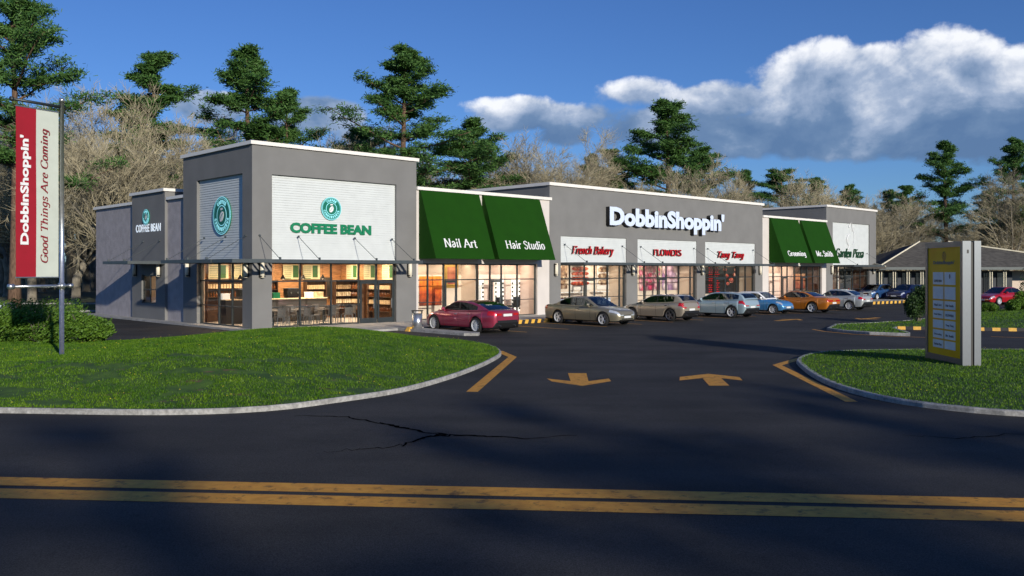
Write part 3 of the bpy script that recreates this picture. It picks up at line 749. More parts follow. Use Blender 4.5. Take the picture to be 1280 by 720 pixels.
# the coffee shop is one L-shaped room open to both windows
w = MB(); w.box(.4,9.1,6.6,6.7,.1,3.3); P_('back_wall', w, 'inwall', 'back wall of the coffee shop')
for q_ in ((9.06,9.1,.4,6.6),(.4,.44,5.85,6.6)): w = MB(); w.box(*q_,.1,3.3); P_('partition', w, 'inwall')
w = MB(); w.box(.2,9.1,.2,6.7,.10,.112); P_('shop_floor', w, 'tilefloor')
w = MB(); w.box(.36,9.1,.36,6.7,3.3,3.35); P_('ceiling', w, 'ceil')
for i in range(3):
    for j in range(2):
        cx, cy = 2+2.9*i, 1.9+3.0*j
        o = thing('ceiling_light', 'flush ceiling light panel inside the coffee shop', 'ceiling light', B(cx,cy,3.298), BA, 'ceiling lights inside the shops')
        c = MB(); c.box(-.6,.6,-.2,.2,-.05,0); c.build('diffuser', M['panelum'], o)
        li = bpy.data.lights.new('ceiling_lamp', 'AREA'); li.shape = 'RECTANGLE'; li.size = 1.2; li.size_y = .5; li.energy = 115; li.color = (1,.74,.50)
        lo = bpy.data.objects.new('ceiling_lamp', li); COL.objects.link(lo); lo.location = B(cx,cy,3.22); lo.rotation_euler = (0,0,BA)
room(9.6, 14.1, 1.62, 'inwall', 'nail shop', n=2, e=.8)
room(14.12, 18.9, 1.62, 'pinkwall', 'hair shop', n=2, e=.9)
room(20.8, 27.45, 1.62, 'inwall', 'bakery', n=2)
room(28.5, 35.7, 1.62, 'inwall', 'flower shop', n=2)
room(36.6, 43.95, 1.62, 'inwall', 'noodle shop', n=2, e=.35)
room(45.8, 50.5, 1.62, 'pinkwall', 'grooming shop', n=2, e=.7)
room(50.52, 55.1, 1.62, 'brownwall', 'barber shop', n=1, e=.3)
room(57.0, 64.65, 2.6, 'brownwall', 'pizza shop', n=2, e=.5)
# wing store room behind the small window
w = MB(); w.box(.6,4,10.2,10.25,.5,3); w.box(.6,4,13.7,13.75,.5,3); w.box(3.0,3.05,10.25,13.7,.5,3); w.box(.6,4,10.2,13.7,3.0,3.05); P_('partition', w, 'inwall')
li = bpy.data.lights.new('ceiling_lamp', 'AREA'); li.size = 1; li.energy = 25; li.color = (1,.75,.5)
lo = bpy.data.objects.new('ceiling_lamp', li); COL.objects.link(lo); lo.location = B(1.8,12,2.9); lo.rotation_euler = (0,0,BA)

# canopies: steel frame with louvre blades, hung on tie rods
def canopy(label, x0, x1, p, z=3.2, side=False, rods=(), ends='', slats=.28):
    t_ = thing('canopy', label, 'canopy', C0, BA, 'steel canopies on the shop fronts')
    def T(x, y, zz): return (y, x, zz) if side else (x, y, zz)
    def bx(m_, x0_, x1_, y0_, y1_, z0_, z1_):
        a = T(x0_,y0_,z0_); b_ = T(x1_,y1_,z1_); m_.box(a[0],b_[0],a[1],b_[1],z0_,z1_)
    f = MB(); bx(f, x0,x1,-p-.04,-p+.02,z-.06,z+.10); bx(f, x0,x1,-.07,-.005,z-.05,z+.09)
    bx(f, x0,x0+.07,-p+.02,-.07,z-.06,z+.10); bx(f, x1-.07,x1,-p+.02,-.07,z-.06,z+.10)
    f.build('canopy_frame', M['steel'], t_)
    s = MB(); x = x0+.2
    while x < x1-.12:
        a = T(x,-p+.02,0); b_ = T(x+.03,-.07,0)
        bx(s, x, x+.035, -p+.02, -.07, z-.03, z+.07); x += slats
    o = s.build('louvre', M['steel'], t_); 
    for r in rods:
        m_ = MB(); m_.cyl(T(r,-.01,4.42), T(r+.0,-p+.05,z+.1), .014, n=6); m_.build('tie_rod', M['steel'], t_)
        m_ = MB(); m_.cyl(T(r,0,4.42), T(r,-.06,4.42), .05, n=10); m_.build('wall_fixing', M['steel'], t_); m_ = MB(); bx(m_, r-.03,r+.03,-p+.0,-p+.09,z+.1,z+.2); m_.build('rod_bracket', M['steel'], t_)
canopy('long dark steel canopy over the coffee shop front window and door', -1.96, 8.4, 1.95, rods=(.37,2.4,5.6,7.9))
canopy('dark steel canopy on the side of the coffee shop tower', .0, 5.45, 1.95, side=True, rods=(.6,2.6,4.9), slats=.09)
canopy('dark steel canopy over the small side window of the coffee shop', 9.7, 13.3, 1.95, side=True, rods=(10.4,12.7), slats=.09)
canopy('long dark steel canopy across the bakery, flower and noodle shop fronts', 20.85, 43.4, 1.9, rods=(21.2,26.9,28.9,35.2,37.0,43.4))
canopy('dark steel canopy over the pizza shop window', 57.1, 63.4, 1.9, rods=(58,64))

# awnings
def awning(x0, x1, label, p=1.45, zb=3.42, zt=7.1):
    t_ = thing('awning', label, 'awning', B(x0,0,0), BA, 'green fabric awnings on the cream shop fronts')
    W = x1-x0; f = MB(); d = .12; dz = .0
    a0,a1 = (0,-d,zt),(W,-d,zt); b0,b1 = (0,-p,zb),(W,-p,zb); c0,c1=(0,.015,zb),(W,.015,zb); e0,e1=(0,.015,zt),(W,.015,zt)
    f.add([a0,a1,b1,b0],[(0,3,2,1)]); f.add([e0,e1,a1,a0],[(0,3,2,1)])
    f.add([e0,a0,b0,c0],[(0,1,2,3)]); f.add([e1,a1,b1,c1],[(0,3,2,1)])
    f.build('cover', M['green_fab'], t_)
    fr = MB()
    for x in (.05, W-.05):
        fr.cyl((x,-p+.05,zb+.03),(x,0,zb+.03),.025,n=6); fr.cyl((x,-p+.06,zb+.03),(x,-d+.03,zt-.06),.02,n=6)
    fr.cyl((.05,-p+.06,zb+.04),(W-.05,-p+.06,zb+.04),.025,n=6)
    fr.build('awning_frame', M['steel'], t_)
    return t_
awning(9.70,13.91,'large green slanted awning lettered Nail Art over the nail shop')
awning(14.25,18.84,'large green slanted awning lettered Hair Studio over the hair shop')
awning(45.9,50.46,'green slanted awning lettered Grooming over the grooming shop')
awning(50.95,55.5,'green slanted awning lettered Mr. Smith over the barber shop')

# wall lamps
def wall_lamp():
    t_ = thing('wall_lamp', 'x', 'wall lamp', (0,0,0), 0, 'tall slim wall lamps on the piers')
    b_ = MB(); b_.box(-.12,.12,-.05,0,-.36,.36); b_.box(-.12,.12,-.2,-.05,.30,.36); b_.box(-.12,.12,-.2,-.05,-.36,-.30); b_.build('back_plate', M['black'], t_)
    s = MB(); s.sm = True; s.lathe([(.0,-.40),(.10,-.39),(.105,0),(.10,.39),(0,.40)], 16, 'z', (0,-.12,0)); s.build('shade', M['lampglass'], t_)
    return t_
lamp0 = wall_lamp(); LF = [(9.01,'on the right pier of the coffee shop front'),(20.33,'between the hair shop and the bakery'),(27.95,'between the bakery and the flower shop'),(36.2,'between the flower shop and the noodle shop'),(44.35,'on the far end pier of the middle block'),(56.7,'between the second green awnings and the pizza shop'),(65.3,'on the far right pier of the pizza shop')]
for i, (u, l) in enumerate(LF):
    lab = 'slim cream wall lamp '+l
    if i == 0: lamp0.location = B(u,0,2.85); lamp0.rotation_euler = (0,0,BA); lamp0['label'] = lab
    else: dup(lamp0, B(u,0,2.85), BA, lab)
dup(lamp0, B(.45,0,2.85), BA, 'slim cream wall lamp on the front face of the tower corner pier')
for v, l in ((.4,'on the side face of the tower corner pier'),(6.7,'on the side of the tower beside its side window'),(10.35,'to the right of the small side window'),(13.7,'to the left of the small side window')):
    dup(lamp0, B(0,v,2.85), SIDE, 'slim cream wall lamp '+l)

# signs
def sign(name, label, me, u, z, off=0., rz=BA, v=None, cat='sign', group=None):
    loc = B(u,-off,z) if v is None else B(-off,v,z)
    o = link(name, me, None, loc, rz, label, None, cat, group); return o
sign('sign_lettering', 'big pale blue-white 3D letters reading DobbinShoppin\' on the middle block', text_mesh("DobbinShoppin'", 13.55, 1.62, .34, [M['sign_white'],M['sign_dark']], .05, 1.0), 25.2, 5.42)
sign('sign_lettering', 'green block letters COFFEE BEAN on the white siding of the tower front', text_mesh('COFFEE BEAN', 4.65, .50, .05, [M['sign_green']], .05), 2.02, 4.60, -.12)
sign('sign_lettering', 'small white letters COFFEE BEAN on the side pilaster', text_mesh('COFFEE BEAN', 3.45, .44, .015, [M['lit_white']], .018, 1.12), 0, 4.95, 0, SIDE, 13.75)
def emblem(label, r, u=None, z=0, v=None, off=0., rz=BA, top='COFFEE', bot='CONNOISSEUR'):
    loc = B(u,-off,z) if v is None else B(-off,v,z)
    t_ = thing('round_emblem', label, 'emblem', loc, rz, 'round coffee emblems')
    def disc(r0, r1, y0, y1, n=48):
        m_ = MB()
        v_ = [];
        for rr, yy in ((r0,y1),(r1,y1),(r1,y0)):
            v_ += [(rr*math.cos(2*math.pi*i/n), yy, rr*math.sin(2*math.pi*i/n)) for i in range(n)]
        m_.add(v_, [(i,(i+1)%n,n+(i+1)%n,n+i) for i in range(n)]+[(n+i,n+(i+1)%n,2*n+(i+1)%n,2*n+i) for i in range(n)])
        if r0 == 0: m_.f = [f for f in m_.f]
        return m_
    disc(0,r,0,-.06).build('disc', M['teal'], t_)
    m_ = disc(r*.955,r*1.0,-.055,-.068); m2 = disc(r*.50,r*.545,-.055,-.068); m_.add(m2.v, m2.f)
    m3 = disc(r*.88,r*.905,-.055,-.066); m_.add(m3.v, m3.f)
    m_.build('ring', M['aqua'], t_)
    # bean with a stalk in the middle
    be = MB(); n = 20; pts = []
    for i in range(n):
        a = 2*math.pi*i/n; x, zz = .19*math.cos(a), .29*math.sin(a); k = .5
        pts.append((x*math.cos(k)+zz*math.sin(k), -x*math.sin(k)+zz*math.cos(k)-.05))
    for sgn in (1,):
        be.add([(x*r*1.0,-.072,zz*r) for x,zz in pts]+[(x*r,-.06,zz*r) for x,zz in pts], [tuple(range(n))]+[(i,(i+1)%n,n+(i+1)%n,n+i) for i in range(n)])
    be.add([(-.13*r,-.072,.28*r),(.13*r,-.072,.30*r),(.15*r,-.072,.40*r),(-.10*r,-.072,.40*r)],[(0,1,2,3)])
    be.build('bean', M['pure_white'], t_)
    sl = MB(); sl.tube([(-.16*r,-.073,-.20*r),(-.04*r,-.074,-.06*r),(.0*r,-.074,.0),(.16*r,-.073,.12*r)], .018*r, 4); sl.build('bean_seam', M['teal'], t_)
    def ringtext(s_, a0, a1, rr, inward):
        allm = MB(); nn = len(s_)
        for i, ch in enumerate(s_):
            a = a0+(a1-a0)*(i+.5)/nn
            me = text_mesh(ch, .125*r, .20*r, .012, [M['pure_white']], .05)
            rot = a-math.pi/2 if inward else a+math.pi/2
            cx, cz = rr*r*math.cos(a), rr*r*math.sin(a)
            vs = []
            for vv in me.vertices:
                x, y, zz = vv.co; x -= .0625*r; zz -= .10*r
                vs.append((cx+x*math.cos(rot)-zz*math.sin(rot), y-.061, cz+x*math.sin(rot)+zz*math.cos(rot)))
            allm.add(vs, [tuple(p.vertices) for p in me.polygons]); bpy.data.meshes.remove(me)
        allm.build('ring_lettering', M['aqua'], t_)
    ringtext(top, R(132), R(48), .72, True)
    ringtext(bot, R(188), R(352), .72, False)
    return t_
emblem('round green coffee emblem above the green letters on the tower front', .57, u=4.28, z=5.85, off=-.12)
emblem('large round green coffee emblem on the side of the tower', .93, v=3.2, z=5.47, off=-.13, rz=SIDE)
emblem('small round green coffee emblem on the side pilaster', .44, v=12.2, z=5.78, rz=SIDE)
SL = -math.atan(1.33/3.68)
def awn_text(label, txt, u0, u1, z0, h, **k):
    zc = z0; yo = 1.45-(zc-3.42)*.3614
    o = sign('awning_lettering', label, nib_text(txt, u1-u0, h, .015, [M['pure_white']], **k), u0, z0, yo+.008, cat='sign')
    o.rotation_euler = (SL,0,BA); return o
awn_text('white serif letters Nail Art low on the first green awning', 'Nail Art', 10.50, 12.80, 4.02, .53, thick=.13, thin=.05)
awn_text('white serif letters Hair Studio low on the second green awning', 'Hair Studio', 15.03, 18.17, 4.02, .52, thick=.13, thin=.05)
awn_text('white bold letters Grooming low on the third green awning', 'Grooming', 46.79, 49.72, 3.85, .60, thick=.16, thin=.08)
awn_text('white bold letters Mr. Smith low on the last green awning', 'Mr. Smith', 51.67, 54.59, 3.98, .55, thick=.16, thin=.08)
sg = [M['sign_red'], M['sign_dark']]
sign('sign_lettering', 'slanted red 3D letters French Bakery above the bakery window', nib_text('French Bakery', 4.1, .68, .12, sg, .13, .045, .30), 21.85, 3.68, -.04)
sign('sign_lettering', 'red 3D capital letters FLOWERS above the flower shop window', nib_text('FLOWERS', 3.3, .47, .12, sg, .15, .055, 0), 30.3, 3.82, -.04)
sign('sign_lettering', 'red 3D brush letters Tang Tang above the noodle shop window', nib_text('Tang Tang', 3.7, .66, .12, sg, .14, .07, .38, serif=False), 38.3, 3.60, -.04)
sign('sign_lettering', 'dark green script letters Garden Pizza on the white siding of the end block', nib_text('Garden Pizza', 5.6, .85, .10, [M['pizza_green']], .085, .035, .30, serif=False), 57.75, 3.98, -.08)
mb = MB()      # looped outline mark over the pizza sign
mb.tube([(0,-.06,0),(.12,-.06,.35),(-.12,-.06,.62),(-.30,-.06,.95),(-.10,-.06,1.30),(.2,-.06,1.42)], .05, 5)
mb.tube([(.15,-.06,2.05),(.35,-.06,2.45),(.62,-.06,2.52),(.82,-.06,2.25),(.95,-.06,1.75)], .05, 5)
mb.tube([(1.05,-.06,.45),(1.25,-.06,1.0),(1.2,-.06,1.6),(1.0,-.06,1.95)], .022, 5)
sign('outline_mark', 'thin white looping line mark above the Garden Pizza letters', mb.data('mark', M['pure_white']), 60.2, 4.75, -.10)

# ------------------------------------------------------------------ shop interiors
def placed(name, mb_, m, label, cat, u, v, z=.112, group=None, rz=0):
    return mb_.build(name, M[m] if isinstance(m,str) else m, None, loc=B(u,v,z), rz=BA+rz, label=label, cat=cat, group=group)
# coffee shop
def cafe_table():
    t_ = thing('cafe_table', 'small square cafe table inside the coffee shop', 'table', (0,0,0), 0, 'cafe tables')
    a = MB(); a.box(-.33,.33,-.33,.33,.71,.74); a.build('tabletop', M['chair'], t_)
    a = MB(); a.cyl((0,0,.03),(0,0,.71),.035); a.lathe([(0,.03),(.22,.025),(.24,0)],16); a.build('pedestal', M['frame'], t_)
    return t_
def cafe_chair():
    t_ = thing('cafe_chair', 'dark wicker cafe chair inside the coffee shop', 'chair', (0,0,0), 0, 'cafe chairs')
    a = MB(); a.box(-.22,.22,-.22,.22,.43,.47); a.build('seat', M['chair'], t_)
    a = MB(); a.grid([[(x,.20+.05*(1-(x/.22)**2)+zz*.12,.47+zz) for x in (-.22,-.12,0,.12,.22)] for zz in (0,.15,.3,.42)]); a.grid([[(x,.23+.05*(1-(x/.22)**2)+zz*.12,.47+zz) for x in (.22,.12,0,-.12,-.22)] for zz in (0,.15,.3,.42)]); a.build('backrest', M['chair'], t_)
    for x in (-.2,.2):
        for y in (-.2,.2):
            a = MB(); a.cyl((x,y,.43),(x*1.1,y*1.1,0),.014,n=6); a.build('leg', M['chrome'], t_)
    return t_
ct = cafe_table(); cc = cafe_chair(); first = [1,1]
rnd = random.Random(5)
for i, (u, v) in enumerate([(1.7,1.15),(3.1,1.25),(4.5,1.15),(5.7,1.4),(2.4,2.6),(4.0,2.7),(5.6,2.8)]):
    a = rnd.uniform(-.2,.2)
    if i == 0: ct.location = B(u,v,.112); ct.rotation_euler = (0,0,BA)
    else: dup(ct, B(u,v,.112), BA+a)
    for k, (dx, dy, rr) in enumerate(((0,-.55,math.pi),(0,.55,0),(.55,0,-math.pi/2),(-.55,0,math.pi/2))):
        if (i+k) % 5 == 4: continue
        p = B(u+dx, v+dy, .112)
        if first[1]: cc.location = p; cc.rotation_euler = (0,0,BA+rr+a); first[1] = 0
        else: dup(cc, p, BA+rr+rnd.uniform(-.3,.3))
m_ = MB(); m_.box(-3.2,2.6,-.35,.35,0,1.18); 
cn = thing('serving_counter', 'long dark serving counter across the coffee shop', 'counter', B(3.9,4.4,.112), BA)
m_.build('counter_body', M['counter'], cn)
m_ = MB(); m_.box(-3.25,2.65,-.4,.4,1.18,1.23); m_.build('worktop', M['cup'], cn)
# wood cladding, menu boards and lit shelves
m_ = MB(); m_.box(0,8.55,-.03,0,0,3.18); placed('wood_cladding', m_, 'wood', 'orange wood cladding on the back wall of the coffee shop', 'wall panel', .5, 6.59)
m_ = MB(); m_.box(0,6.1,-.03,0,0,3.18); placed('wood_cladding', m_, 'wood', 'orange wood cladding on the right-hand wall of the coffee shop', 'wall panel', 9.05, 6.5, .112, None, -math.pi/2)
for i, u in enumerate((.9,2.15,5.2,6.45)):
    t_ = thing('menu_board', 'green and cream menu board high on the coffee shop back wall', 'menu board', B(u,6.4,2.3), BA, 'coffee shop menu boards')
    a = MB(); a.box(0,1.1,0,.05,0,.82); a.build('board', M['cream_print'], t_)
    a = MB(); a.box(.62,.95,-.01,0,.1,.78); a.box(.05,.5,-.01,0,.02,.06)
    for k in range(6): a.box(.06,.52,-.01,0,.13+k*.11,.155+k*.11)
    a.build('menu_print', M['greenboard'], t_)
def shelf_unit(u, v, w, levels, label, rz=0, fill='bottle', z0=.112, dd=.35):
    t_ = thing('shelf_unit', label, 'shelves', B(u,v,z0), BA+rz, 'lit shelves in the shops')
    a = MB(); a.box(0,.04,0,dd,0,levels[-1]+.5); a.box(w-.04,w,0,dd,0,levels[-1]+.5); a.box(.04,w-.04,0,dd,levels[-1]+.46,levels[-1]+.5); a.box(.04,w-.04,dd-.03,dd,0,levels[-1]+.5); a.build('shelf_frame', M['darkwood'], t_)
    for z_ in levels:
        a = MB(); a.box(.04,w-.04,0,dd-.03,z_-.03,z_); a.build('shelf', M['darkwood'], t_)
    return t_
bot0 = None
def bottle_proto():
    a = MB(); a.sm = True; a.lathe([(0,0),(.038,.002),(.04,.02),(.04,.17),(.015,.22),(.014,.29),(0,.29)], 10)
    return a.data('bottle', M['bottle'])
def box_proto():
    a = MB(); a.box(-.055,.055,-.05,.05,0,.2); a.box(-.045,.045,-.04,.04,.2,.22); return a.data('box', M['cup'])
bm_, xm_ = bottle_proto(), box_proto()
def stock(u, v, w, levels, rz, z0=.112, label='goods on the coffee shop shelves'):
    c, s = math.cos(rz), math.sin(rz)
    for li_, z_ in enumerate(levels):
        n = int((w-.1)/.15); kind = rnd.random() < .5
        for i in range(n):
            x = .1+.15*i; y = .14
            uu, vv = u+x*c-y*s, v+x*s+y*c
            if kind: link('bottle', bm_, None, B(uu,vv,z0+z_), BA, 'amber bottle on a lit coffee shop shelf', None, 'bottle', 'amber bottles on the shelves')
            else: link('paper_packet', xm_, None, B(uu,vv,z0+z_), BA+rnd.uniform(-.2,.2), 'cream packet on a lit coffee shop shelf', None, 'packet', 'cream packets on the shelves')
LV = (.45,.85,1.25,1.65)
shelf_unit(.75, 6.2, 2.6, (1.3,1.75), 'low wall shelf of bottles behind the serving counter'); stock(.75,6.2,2.6,(1.3,1.75),0)
shelf_unit(3.5, 6.2, 1.3, LV, 'dark shelf unit left of the pale coffee shop window'); stock(3.5,6.2,1.3,LV,0)
shelf_unit(6.2, 5.6, 1.3, LV, 'shelf unit of packets near the coffee shop door'); stock(6.2,5.6,1.3,LV,0)
shelf_unit(7.7, 5.0, 1.2, LV, 'tall dark shelf unit seen through the coffee shop door'); stock(7.7,5.0,1.2,LV,0)
shelf_unit(8.7, 5.6, 1.7, LV, 'dark shelf unit against the right-hand wall of the coffee shop', -math.pi/2); stock(8.7,5.6,1.7,LV,-math.pi/2)
shelf_unit(8.7, 3.4, 2.2, LV, 'dark shelf unit of bottles just inside the coffee shop door', -math.pi/2); stock(8.7,3.4,2.2,LV,-math.pi/2)
for i in range(3):
    t_ = thing('menu_board', 'green and cream menu board high on the right-hand wall of the coffee shop', 'menu board', B(8.98,5.8-1.75*i,2.3), BA-math.pi/2, 'coffee shop menu boards')
    a = MB(); a.box(0,1.2,-.05,0,0,.82); a.build('board', M['cream_print'], t_)
    a = MB(); a.box(.68,1.05,-.06,-.05,.1,.78)
    for k in range(6): a.box(.06,.56,-.06,-.05,.13+k*.11,.155+k*.11)
    a.build('menu_print', M['greenboard'], t_)
shelf_unit(2.3, 5.4, 2.4, LV, 'bottle shelves seen through the side window of the tower', -math.pi/2)
stock(2.3,5.4,2.4,LV,-math.pi/2)
m_ = MB(); m_.box(0,2.6,-.04,0,0,.9); placed('brick_panel', m_, 'wood', 'pink-brown panel above the side shelves of the coffee shop', 'wall panel', 2.75, 5.5, 2.3, None, -math.pi/2)
for z_ in (1.2,1.7,2.2): 
    a = MB(); a.box(0,1.7,-.1,.1,-.03,0); placed('wall_shelf', a, 'cup', 'glass shelf of bottles inside the small side window', 'shelf', .8, 12.8, z_, 'shelves in the small side window', -math.pi/2)
    for i in range(9): link('bottle', bm_, None, B(.8,12.7-.19*i,z_), BA, 'bottle in the small side window', None, 'bottle', 'bottles in the small side window')
# fittings that make the coffee shop busy
for i, u in enumerate((1.9,4.6)):
    t_ = thing('coffee_machine', 'black and steel coffee machine on the serving counter, '+('left' if i == 0 else 'right')+' one', 'coffee machine', B(u,4.4,1.342), BA, 'coffee machines')
    a = MB(); a.box(-.38,.38,-.22,.22,.1,.48); a.box(-.36,.36,-.05,.2,0,.1); a.build('body', M['black'], t_)
    a = MB(); a.box(-.4,.4,-.24,.24,.48,.52); a.cyl((-.2,-.25,.3),(-.2,-.3,.22),.03,n=8); a.cyl((.2,-.25,.3),(.2,-.3,.22),.03,n=8); a.build('trim', M['chrome'], t_)
for i, (u, z_, c_) in enumerate(((.8,1.342,'screen'),(3.1,1.342,'cup'),(3.6,1.342,'sign_green'),(5.6,1.342,'screen'),(6.2,1.342,'cup'))):
    a = MB(); a.box(-.2,.2,-.14,.14,0,.28); a.box(-.22,.22,-.16,.16,.28,.30); placed('cake_stand' if c_ != 'screen' else 'lit_display', a, c_, ('white lit display case' if c_ == 'screen' else 'boxy goods stand')+' on the serving counter, %s from the left' % ('first','second','third','fourth','fifth')[i], 'display', u, 4.35, z_)
for i in range(5):
    t_ = thing('pendant_lamp', 'small black pendant lamp over the serving counter', 'lamp', B(1.5+1.2*i,4.1,2.35), BA, 'pendant lamps over the counter')
    a = MB(); a.lathe([(.03,.22),(.13,.02),(.14,0)], 14); a.build('lamp_shade', M['black'], t_)
    a = MB(); a.cyl((0,0,.2),(0,0,.94),.008,n=5); a.build('cord', M['black'], t_); a = MB(); a.ell((0,0,.04),(.06,.06,.06),10,6); a.build('bulb', M['panelum'], t_)
for i, u in enumerate((3.35,7.6)):
    a = MB(); a.box(0,.8,-.06,0,0,1.1); placed('dark_board', a, 'counter', 'dark chalk board on the orange back wall, '+('left' if i == 0 else 'right')+' one', 'board', u, 6.5, 1.3)
# pictures and posters: real framed panels on the back walls
def poster_mat(name, cols, scale, vor=True, dist=0., rnd_=1.0):
    m = bpy.data.materials.new(name); m.use_nodes = True; nt = m.node_tree; b = nt.nodes['Principled BSDF']; b.inputs['Roughness'].default_value = .6
    tc = N(nt,'ShaderNodeTexCoord')
    rp = N(nt,'ShaderNodeValToRGB'); rp.color_ramp.interpolation = 'LINEAR' 
    el = rp.color_ramp.elements
    for i, c in enumerate(cols):
        e = el[i] if i < 2 else el.new(i/(len(cols)-1))
        e.position = i/(len(cols)-1); e.color = (*c,1)
    if vor:
        vt = N(nt,'ShaderNodeTexVoronoi'); vt.inputs['Scale'].default_value = scale; vt.inputs['Randomness'].default_value = rnd_
        nt.links.new(tc.outputs['Object'], vt.inputs['Vector'])
        sp = N(nt,'ShaderNodeSeparateColor'); nt.links.new(vt.outputs['Color'], sp.inputs[0]); nt.links.new(sp.outputs[0], rp.inputs[0])
        r2 = N(nt,'ShaderNodeValToRGB'); r2.color_ramp.elements[0].color = (1,1,1,1); r2.color_ramp.elements[1].color = (.35,.3,.35,1); r2.color_ramp.elements[0].position = .1; r2.color_ramp.elements[1].position = .75
        nt.links.new(vt.outputs['Distance'], r2.inputs[0])
        mx = N(nt,'ShaderNodeMix'); mx.data_type='RGBA'; mx.blend_type='MULTIPLY'; mx.inputs['Factor'].default_value=1
        nt.links.new(rp.outputs[0], mx.inputs['A']); nt.links.new(r2.outputs[0], mx.inputs['B']); nt.links.new(mx.outputs['Result'], b.inputs['Base Color'])
    else:
        nz = N(nt,'ShaderNodeTexNoise'); nz.inputs['Scale'].default_value = scale; nz.inputs['Detail'].default_value = 5
        gr = N(nt,'ShaderNodeSeparateXYZ'); nt.links.new(tc.outputs['Object'], gr.inputs[0]); nt.links.new(tc.outputs['Object'], nz.inputs['Vector'])
        ad = N(nt,'ShaderNodeMath',operation='MULTIPLY_ADD'); ad.inputs[1].default_value = .42; nt.links.new(gr.outputs['Z'], ad.inputs[0])
        sb = N(nt,'ShaderNodeMath',operation='SUBTRACT'); sb.inputs[1].default_value = .5; nt.links.new(nz.outputs['Fac'], sb.inputs[0]); nt.links.new(sb.outputs[0], ad.inputs[2])
        nt.links.new(ad.outputs[0], rp.inputs[0]); nt.links.new(rp.outputs[0], b.inputs['Base Color'])
    return m
PM = {'sunset': poster_mat('sunset_field_print', [(.12,.02,.01),(.55,.08,.01),(.75,.22,.02),(.8,.5,.1)], 2.5, False),
      'gold': mat('gold_picture_frame', (.5,.32,.08), .4, metal=.5), 'abstract': poster_mat('brown_abstract_print', [(.25,.05,.03),(.5,.2,.1),(.6,.5,.3)], 3, False),
      'rose': poster_mat('pink_flower_print', [(.65,.03,.12),(.8,.5,.5),(.75,.15,.3),(.8,.7,.6),(.3,.35,.1)], 3.2),
      'lilac': poster_mat('pale_flower_print', [(.75,.6,.6),(.45,.25,.5),(.8,.7,.65),(.7,.4,.45)], 2.4),
      'red': poster_mat('red_cake_print', [(.75,.08,.03),(.8,.25,.12),(.7,.05,.05),(.85,.5,.35)], 4.5),
      'choc': poster_mat('chocolate_cake_print', [(.2,.08,.03),(.75,.6,.4),(.35,.15,.06)], 4)}
def picture(u, v, z, w, h, art, label, frame='darkwood', fw=.04, cat='picture'):
    t_ = thing('wall_picture', label, cat, B(u,v-.02,z), BA)
    a = MB(); a.box(0,w,-.03,0,0,h); a.build('print', PM.get(art) or M[art], t_)
    if frame:
        a = MB(); a.box(-fw,0,-.05,.005,-fw,h+fw); a.box(w,w+fw,-.05,.005,-fw,h+fw); a.box(0,w,-.05,.005,-fw,0); a.box(0,w,-.05,.005,h,h+fw); a.build('picture_frame', M.get(frame) or PM[frame], t_)
    return t_
picture(10.95, 1.6, .82, 1.6, 1.65, 'sunset', 'orange sunset field picture in the nail shop', None)
picture(12.95, 1.6, 2.0, .62, 1.0, 'abstract', 'tall brown abstract picture in a gold frame in the nail shop', 'gold', .2)
def vanity(u, label):
    t_ = thing('bulb_mirror', label, 'mirror', B(u,1.55,.3), BA, 'tall mirrors edged with dark bulbs in the hair shop')
    a = MB(); a.box(0,.75,-.02,.02,0,1.95); a.build('panel', M['screen'], t_)
    a = MB()
    for k in range(7):
        for x in (.03,.62): a.box(x,x+.1,-.06,-.02,.1+k*.26,.21+k*.26)
    a.build('bulb_row', M['black'], t_)
for i,u in enumerate((15.0,16.65,18.05)): vanity(u, 'tall white mirror edged with dark bulbs, '+('left','middle','right')[i]+' of the hair shop')
def salon_chair(u, v):
    t_ = thing('salon_chair', 'dark padded salon chair in the hair shop', 'chair', B(u,v,.112), BA, 'salon chairs')
    a = MB(); a.box(-.28,.28,-.28,.28,.45,.58); a.build('seat', M['trim'], t_)
    a = MB(); a.box(-.26,.26,-.34,-.24,.58,1.1); a.build('backrest', M['trim'], t_)
    a = MB(); a.cyl((0,0,.03),(0,0,.45),.04); a.lathe([(0,.04),(.28,.02),(.28,0)],18); a.build('pedestal', M['chrome'], t_)
    for x in (-.33,.28):
        a = MB(); a.box(x,x+.05,-.25,.2,.7,.74); a.box(x,x+.05,-.25,-.2,.5,.7); a.build('armrest', M['chrome'], t_)
salon_chair(16.2,.95); salon_chair(17.7,1.0)
def cake(u, z, r, tiers, art, label):
    t_ = thing('cake_poster', label, 'poster', B(u,1.58,z), BA)
    a = MB(); a.box(-r*1.15,r*1.15,-.02,0,-.25,1.4); a.build('sheet', M['cream'], t_)
    a = MB(); n = 16
    for k in range(tiers):
        zz = .05+k*1.3/tiers; rr = r*(1-.12*k/tiers); hh = 1.12/tiers/2
        a.add([(rr*math.copysign(abs(math.cos(2*math.pi*i/n))**.6, math.cos(2*math.pi*i/n)), -.035, zz+hh+hh*math.sin(2*math.pi*i/n)) for i in range(n)], [tuple(range(n))])
    a.build('printed_cake', PM[art], t_)
cake(24.4, 1.75, .93, 4, 'red', 'poster of a tall red layered cake in the bakery')
cake(26.75, 1.75, .55, 3, 'choc', 'poster of a chocolate and cream cake in the bakery')
picture(22.2, 1.6, 1.6, .95, 1.5, 'choc', 'brown bread poster at the left of the bakery', None, cat='poster')
